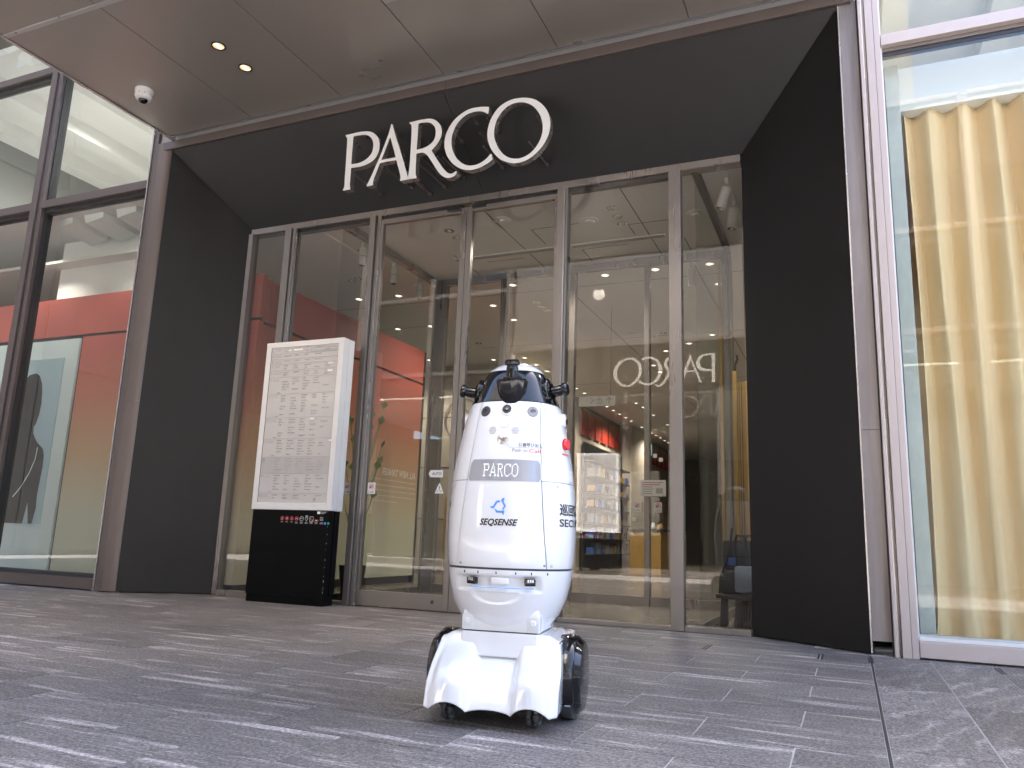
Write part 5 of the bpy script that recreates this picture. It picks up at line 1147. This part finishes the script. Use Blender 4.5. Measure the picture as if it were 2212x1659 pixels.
# display window
def patch_(x0b, x1b, x0t, x1t, z0, z1, off, n=18, m=6, r=.008):
    P = []
    for j in range(m + 1):
        z = z0 + (z1 - z0) * j / m; t = j / m; a = x0b + (x0t - x0b) * t; b = x1b + (x1t - x1b) * t
        k_ = r * (1 - math.sqrt(max(0, 1 - (1 - min(1, min(j, m - j) / 1.0)) ** 2))) if j in (0, m) else 0
        P.append([F(a + k_ + (b - a - 2 * k_) * i / n, z, off) for i in range(n + 1)])
    return MB().grid(P)
patch_(-.151, .146, -.138, .139, .895, .986, .0004, r=.010).obj('display_bezel', 'robot_matt', RB, smooth=True)
dsp = patch_(-.1475, .1425, -.1345, .1355, .8985, .9825, .0012, r=.008).obj('display', 'robot_screen', RB, smooth=True)
FONT5 = {'P': ['######.', '.#....#', '.#....#', '.#....#', '.#....#', '.#####.', '.#.....', '.#.....', '.#.....', '.#.....', '###....'],
         'A': ['...#...', '...#...', '..#.#..', '..#.#..', '..#.#..', '.#...#.', '.#...#.', '.#####.', '.#...#.', '#.....#', '##...##'],
         'R': ['#####..', '.#...#.', '.#...#.', '.#...#.', '.####..', '.#.#...', '.#..#..', '.#..#..', '.#...#.', '.#...#.', '###..##'],
         'C': ['..###.#', '.#...##', '#.....#', '#......', '#......', '#......', '#......', '#......', '#.....#', '.#...#.', '..###..'],
         'O': ['..###..', '.#...#.', '#.....#', '#.....#', '#.....#', '#.....#', '#.....#', '#.....#', '#.....#', '.#...#.', '..###..']}
mb = MB(); pz = .0036
thin = {'P': '', 'A': '', 'R': ''}
x_ = -.082
for ch in 'PARCO':
    for r, line in enumerate(FONT5[ch]):
        for c, v in enumerate(line):
            if v == '#':
                xx = x_ + c * pz; zz = .9655 - r * .0046
                a, b, c_, d = F(xx, zz, .002), F(xx + pz * .98, zz, .002), F(xx + pz * .98, zz - .00445, .002), F(xx, zz - .00445, .002)
                mb.quad(a, b, c_, d)
    x_ += 8.0 * pz
mb.obj('led_letters', 'led_text', dsp, fixn=False)
# print on the hull
def wrap_text(name, body, x0, z0, w, h, mat, parent, side=None, off=.0012, **kw):
    vs_t, fs = text_polys(body, 1.0, **kw)
    q = fit(vs_t, w, x0, h, z0)
    if side is None: P_ = [F(a, b, off) for a, b in q]
    else: P_ = [S(side[0] + a / HW(b) * side[1], b, off) for a, b in q]
    return MB().add(P_, fs).obj(name, mat, parent, fixn=False)
wrap_text('lettering', 'SEQSENSE', -.084, .7235, .150, .030, 'ink_black', front_lo, bold=.035, shear=.30, spacing=1.02)
LG = [[(777, 1050), (797, 1052), (790, 1090), (817, 1140), (790, 1182), (773, 1180), (795, 1140), (757, 1080)], [(722, 1078), (750, 1082), (745, 1103), (722, 1100), (683, 1160), (678, 1168), (645, 1165), (636, 1145), (668, 1145), (700, 1090)],
      [(685, 1172), (700, 1175), (722, 1192), (765, 1192), (802, 1186), (800, 1215), (790, 1245), (775, 1215), (712, 1215)]]
mb = MB()
for pl in LG:
    c_ = (sum(p[0] for p in pl) / len(pl), sum(p[1] for p in pl) / len(pl))
    mb.add([F(-.012 + (a - 727) * .000345, .800 - (b - 1145) * .000345, .0012) for a, b in pl], [tuple(range(len(pl) - 1, -1, -1))])
mb.obj('logo', 'ink_blue', front_lo, fixn=False)
wrap_text('lettering', '\u4fc2\u54e1\u547c\u3073\u51fa\u3057', .052, 1.0345, .088, .0165, 'ink_black', front_hi, bold=.012)
wrap_text('lettering', 'Push to', .030, 1.0135, .058, .0135, 'ink_grey', front_hi, bold=.01); wrap_text('lettering', 'Call', .093, 1.0125, .042, .0145, 'ink_red', front_hi, bold=.01)
mb = MB(); pts = [(-.0, 1.052), (.018, 1.0315), (.14, 1.0315)]
for i in range(len(pts) - 1):
    for k_ in range(8):
        a = Vector(pts[i]).lerp(Vector(pts[i + 1]), k_ / 8); b = Vector(pts[i]).lerp(Vector(pts[i + 1]), (k_ + 1) / 8); mb.quad(F(a.x, a.y - .0007, .0012), F(b.x, b.y - .0007, .0012), F(b.x, b.y + .0007, .0012), F(a.x, a.y + .0007, .0012))
mb.obj('leader_line', 'ink_grey', front_hi, fixn=False)
wrap_text('lettering', '\u5de1\u56de\u8b66\u5099\u4e2d', 0, .775, .29, .047, 'ink_black', side_lo, side=(math.radians(56.5), 1), bold=.022)
wrap_text('lettering', 'SECURITY', 0, .732, .29, .030, 'ink_black', side_lo, side=(math.radians(56.5), 1), bold=.02)
for chx, zz, pp in (('\u5099', .848, -56), ('\u4e2d', .790, -57), ('Y', .752, -59)): wrap_text('lettering', chx, 0, zz, .034, .036 if chx != 'Y' else .026, 'ink_black', left_lo, side=(math.radians(pp - 7), 1), bold=.02)
wrap_text('lettering', 'EMERGENCY', 0, 1.0165, .075, .009, 'ink_red', side_hi, side=(math.radians(66), 1), bold=.03)
# emergency button and side camera on the right flank
def side_disc(name, ph, z, prof, mat, sc=(1, 1, 1)):
    o = MB().lathe(prof, 28, 'Y').obj(name, mat, RB, smooth=35); o.location = S(ph, z, 0); o.rotation_euler = (0, 0, ph); o.scale = sc; return o
p67 = math.radians(72)
side_disc('button_well', p67, 1.062, [(.036, .006), (.036, -.003), (.030, -.010), (.026, -.006)], 'robot_white', (1, 1, .95)); side_disc('emergency_button', p67, 1.062, [(.0235, 0), (.0235, -.018), (.020, -.022)], 'red_button')
side_disc('side_camera_hood', math.radians(85), 1.168, [(.030, .008), (.028, -.010), (.016, -.014)], 'robot_white'); side_disc('side_camera', math.radians(88), 1.165, [(.014, 0), (.014, -.017)], 'robot_black')
side_disc('side_camera_hood', math.radians(-85), 1.168, [(.030, .008), (.028, -.010), (.016, -.014)], 'robot_white')
# screws
for x, z, mt in ((-.166, .583, 'ink_grey'), (.162, .583, 'ink_grey')): disc('screw', x, z, [(.0048, .002), (.0048, -.0012), (.003, -.0018)], mt, seg=14)
for ph, z in ((55, .885), (50, .583), (48, 1.195), (-52, .885), (-50, .583), (-50, 1.195)):
    side_disc('screw', math.radians(ph), z, [(.0065, .002), (.0065, -.0012), (.004, -.0018)], 'silver_trim')
mb = MB()
for j in range(6): 
    for i in range(3): p = S(math.radians(80 + i * 3), .955 - j * .007, .001); mb.cbox(p, (.003, .003, .003))
mb.obj('vent_holes', 'robot_matt', side_hi)
# ---- neck
def rbox(name, x0, x1, y0, y1, z0, z1, mat='robot_white', bv=.012): return MB().box(x0, x1, y0, y1, z0, z1).obj(name, mat, RB, bevel=bv, smooth=True)
def neck_block(zt_, nm, xa, xb, ya, yb):
    return rbox(nm, xa, xb, ya, yb, .3315, zt_)
NK = BX + .007
nb_ = MB()
X_, Y_ = .153, .150
# four-cornered neck: corners run up into the bowl like fins
Pn = []
def corner_outline(hx_, hy, r, n=6):
    out = []
    for cxs, cys, a0 in ((1, -1, -PI / 2), (1, 1, 0), (-1, 1, PI / 2), (-1, -1, PI)):
        for i in range(n + 1): a = a0 + i / n * PI / 2; out.append((cxs * (hx_ - r) + r * math.cos(a), cys * (hy - r) + r * math.sin(a)))
    return out
ol = corner_outline(X_, Y_, .012)
for z, s_ in ((.3315, .992), (.3335, 1.0), (.39, .998), (.40, .995), (.435, .90)): Pn.append([Vector((NK + a * s_, b * s_ - .02, z)) for a, b in ol])
MB().grid(Pn, close=True).obj('neck', 'robot_white', RB, smooth=35)
ol = corner_outline(X_ + .003, Y_ + .004, .016)
MB().grid([[Vector((NK + a * s_, b * s_ - .02, z)) for a, b in ol] for z, s_ in ((.240, 1.03), (.290, 1.01), (.322, 1.0), (.3265, .99), (.3275, .95))], close=True).obj('neck_base', 'robot_white', RB, smooth=35)
MB().box(NK - .145, NK + .145, -.16, .12, .325, .334).obj('neck_joint', 'robot_core', RB)
for sg in (-1, 1):
    xc = NK + sg * (X_ - .0235)
    o = MB().box(xc - .0225, xc + .0225, -Y_ - .0235, -Y_ - .019, .3345, .390).obj('corner_plate', 'robot_matt', RB, bevel=.002, smooth=True)
    MB().lathe([(.0115, .0), (.0115, -.005), (.009, -.0075)], 24, 'Y', (xc, -Y_ - .0225, .366)).obj('corner_button', 'robot_white', o, smooth=True)
MB().box(NK + X_ - .002, NK + X_ + .003, -.12, .05, .336, .385).obj('corner_plate', 'robot_matt', RB, bevel=.002)
# ---- base shell
BB = .030
def base_pt(u, t):
    """u across -1..1, t 0 (top, at the back of the shelf) .. 1 (bottom edge of the skirt)"""
    a = abs(u)
    hw = .222 + (.247 - .222) * sstep(.0, .6, t)
    x = u * hw
    # centre channel, two wheel humps, outer shoulders
    ch = 1 - sstep(.26, .44, a)                 # 1 inside the channel
    out = sstep(.80, 1.0, a)
    crown = .318 - .026 * ch - .018 * out
    yt = -.150 - .004 * out         # where the shelf turns down
    if t < .22:
        k_ = t / .22; y = .16 + (yt - .16) * k_; z = crown + .004 * (1 - k_)
    else:
        k_ = (t - .22) / .78
        if a < .345: zb = .058 + .012 * (1 - (a / .345) ** 2)
        elif a < .90: zb = .057 + .032 * math.sin(PI * (a - .345) / .555) ** .7
        else: zb = .057 + .06 * (a - .9)
        z = crown + (zb - crown) * (k_ ** .92)
        bulge = .110 * sstep(-.12, .72, k_) - .110 * sstep(-.12, .72, 0) + .055 * k_
        y = yt - bulge
        y += (.031 * (sstep(.0, .25, k_) * (1 - .55 * sstep(.55, 1.0, k_)))) * ch
        y += .022 * out * sstep(.05, .5, k_) - .010 * math.exp(-((a - .60) / .16) ** 2) * sstep(.1, .4, k_) * (1 - .5 * sstep(.7, 1, k_))
        x += (0.010 * sstep(.3, 1, k_)) * u * 0
    return Vector((BB + x, y, z))
P = [[base_pt(-1 + 2 * i / 110, (j / 56) ** 1.0) for i in range(111)] for j in range(57)]
# wrap the side walls back round the wheels
sideL = []; 
bs = MB().grid(P)
for sgn, col in ((-1, 0), (1, 110)):
    edge = [P[j][col] for j in range(13, 57)]
    rows = [edge]
    for q in range(1, 9):
        k_ = q / 8
        rows.append([Vector((e_.x + sgn * .004 * math.sin(PI * k_) - sgn * .018 * k_, e_.y + (.14 - e_.y) * k_ * .55, e_.z)) for e_ in edge])
    bs.grid(rows if sgn > 0 else rows[::-1])
base_o = bs.obj('base_shell', 'robot_white', RB, smooth=50)
sm = base_o.modifiers.new('thick', 'SOLIDIFY'); sm.thickness = .006; sm.offset = 0
# rear half of the shell
rbox('rear_shell', BB - .235, BB + .235, .02, .27, .05, .312, bv=.03)
MB().box(BB - .23, BB + .23, -.16, .24, .055, .25).obj('chassis', 'robot_core', RB)
# side wheels: black glossy guards, tyre below, smoked cover outside
for sg in (-1, 1):
    gx = BB + sg * .244
    def X(v): return gx + sg * v
    seg = 40; rows = []
    for (dx, r) in ((-.03, .150), (.0, .153), (.030, .150), (.036, .144), (.037, .120)):
        rows.append([Vector((X(dx), .01 - r * math.sin(a), .165 + r * math.cos(a))) for a in [(-.62 + 1.33 * i / seg) * PI for i in range(seg + 1)]])
    gd = MB().grid(rows).obj('wheel_guard', 'robot_black', RB, smooth=40)
    sm = gd.modifiers.new('thick', 'SOLIDIFY'); sm.thickness = .004
    MB().lathe([(.118, -.0), (.118, .004)], 40, 'X', (X(.030) - (.004 if sg > 0 else 0), .01, .165)).obj('wheel_cover', 'robot_black', gd)
    MB().lathe([(.142, 0), (.125, .022), (.118, .023)], 48, 'X' , (0, 0, 0), caps=True).obj('outer_cover', 'smoky_acrylic', gd, smooth=30)
    oc = [c for c in gd.children if c.name.startswith('outer_cover')][0]
    oc.location = (X(.038), .01, .165); oc.scale = (sg, 1, 1)
    tw = MB().lathe([(.10, -.022), (.132, -.024), (.140, -.018), (.140, .018), (.132, .024), (.10, .022)], 40, 'X', (X(.005), .03, .140)).obj('wheel', 'rubber_grey', RB, smooth=40)
    o = MB().lathe([(.010, 0), (.009, -.003)], 18, 'Y').obj('guard_sensor', 'robot_core', gd); o.location = (X(.018), -.142, .186); o.scale = (1, 1, .7)
    o = MB().box(-.011, .011, -.003, .001, -.003, .003).obj('guard_slot', 'ink_grey', gd, bevel=.002); o.location = (X(.018), -.129, .075)
# omni wheels with barrel rollers under the skirt
def omni(x, y):
    R = .050
    w_ = MB().lathe([(.026, -.022), (.026, .022)], 20, 'X').obj('omni_wheel', 'robot_core', RB); w_.location = (x, y, R)
    brl = MB().lathe([(.0075, -.0155), (.0115, -.009), (.013, 0), (.0115, .009), (.0075, .0155)], 12, 'Y').mesh('roller', 'rubber_grey', smooth=40)
    for s_, ph in ((-.0135, 0), (.0135, PI / 7)):
        for i in range(7):
            a = ph + 2 * PI * i / 7; o = shared('roller', brl, w_, (s_, (R - .013) * math.sin(a), -(R - .013) * math.cos(a)), (a, 0, 0))
        for i in range(7):
            a = ph + PI / 7 + 2 * PI * i / 7; br = MB().box(-.006, .006, -.004, .004, -.006, .006).obj('roller_bracket', 'polished_steel', w_); br.location = (s_, (R - .018) * math.sin(a), -(R - .018) * math.cos(a)); br.rotation_euler = (a, 0, 0)
for x in (-.152, .176): omni(x, -.175)
for x in (-.14, .19): omni(x, .20)
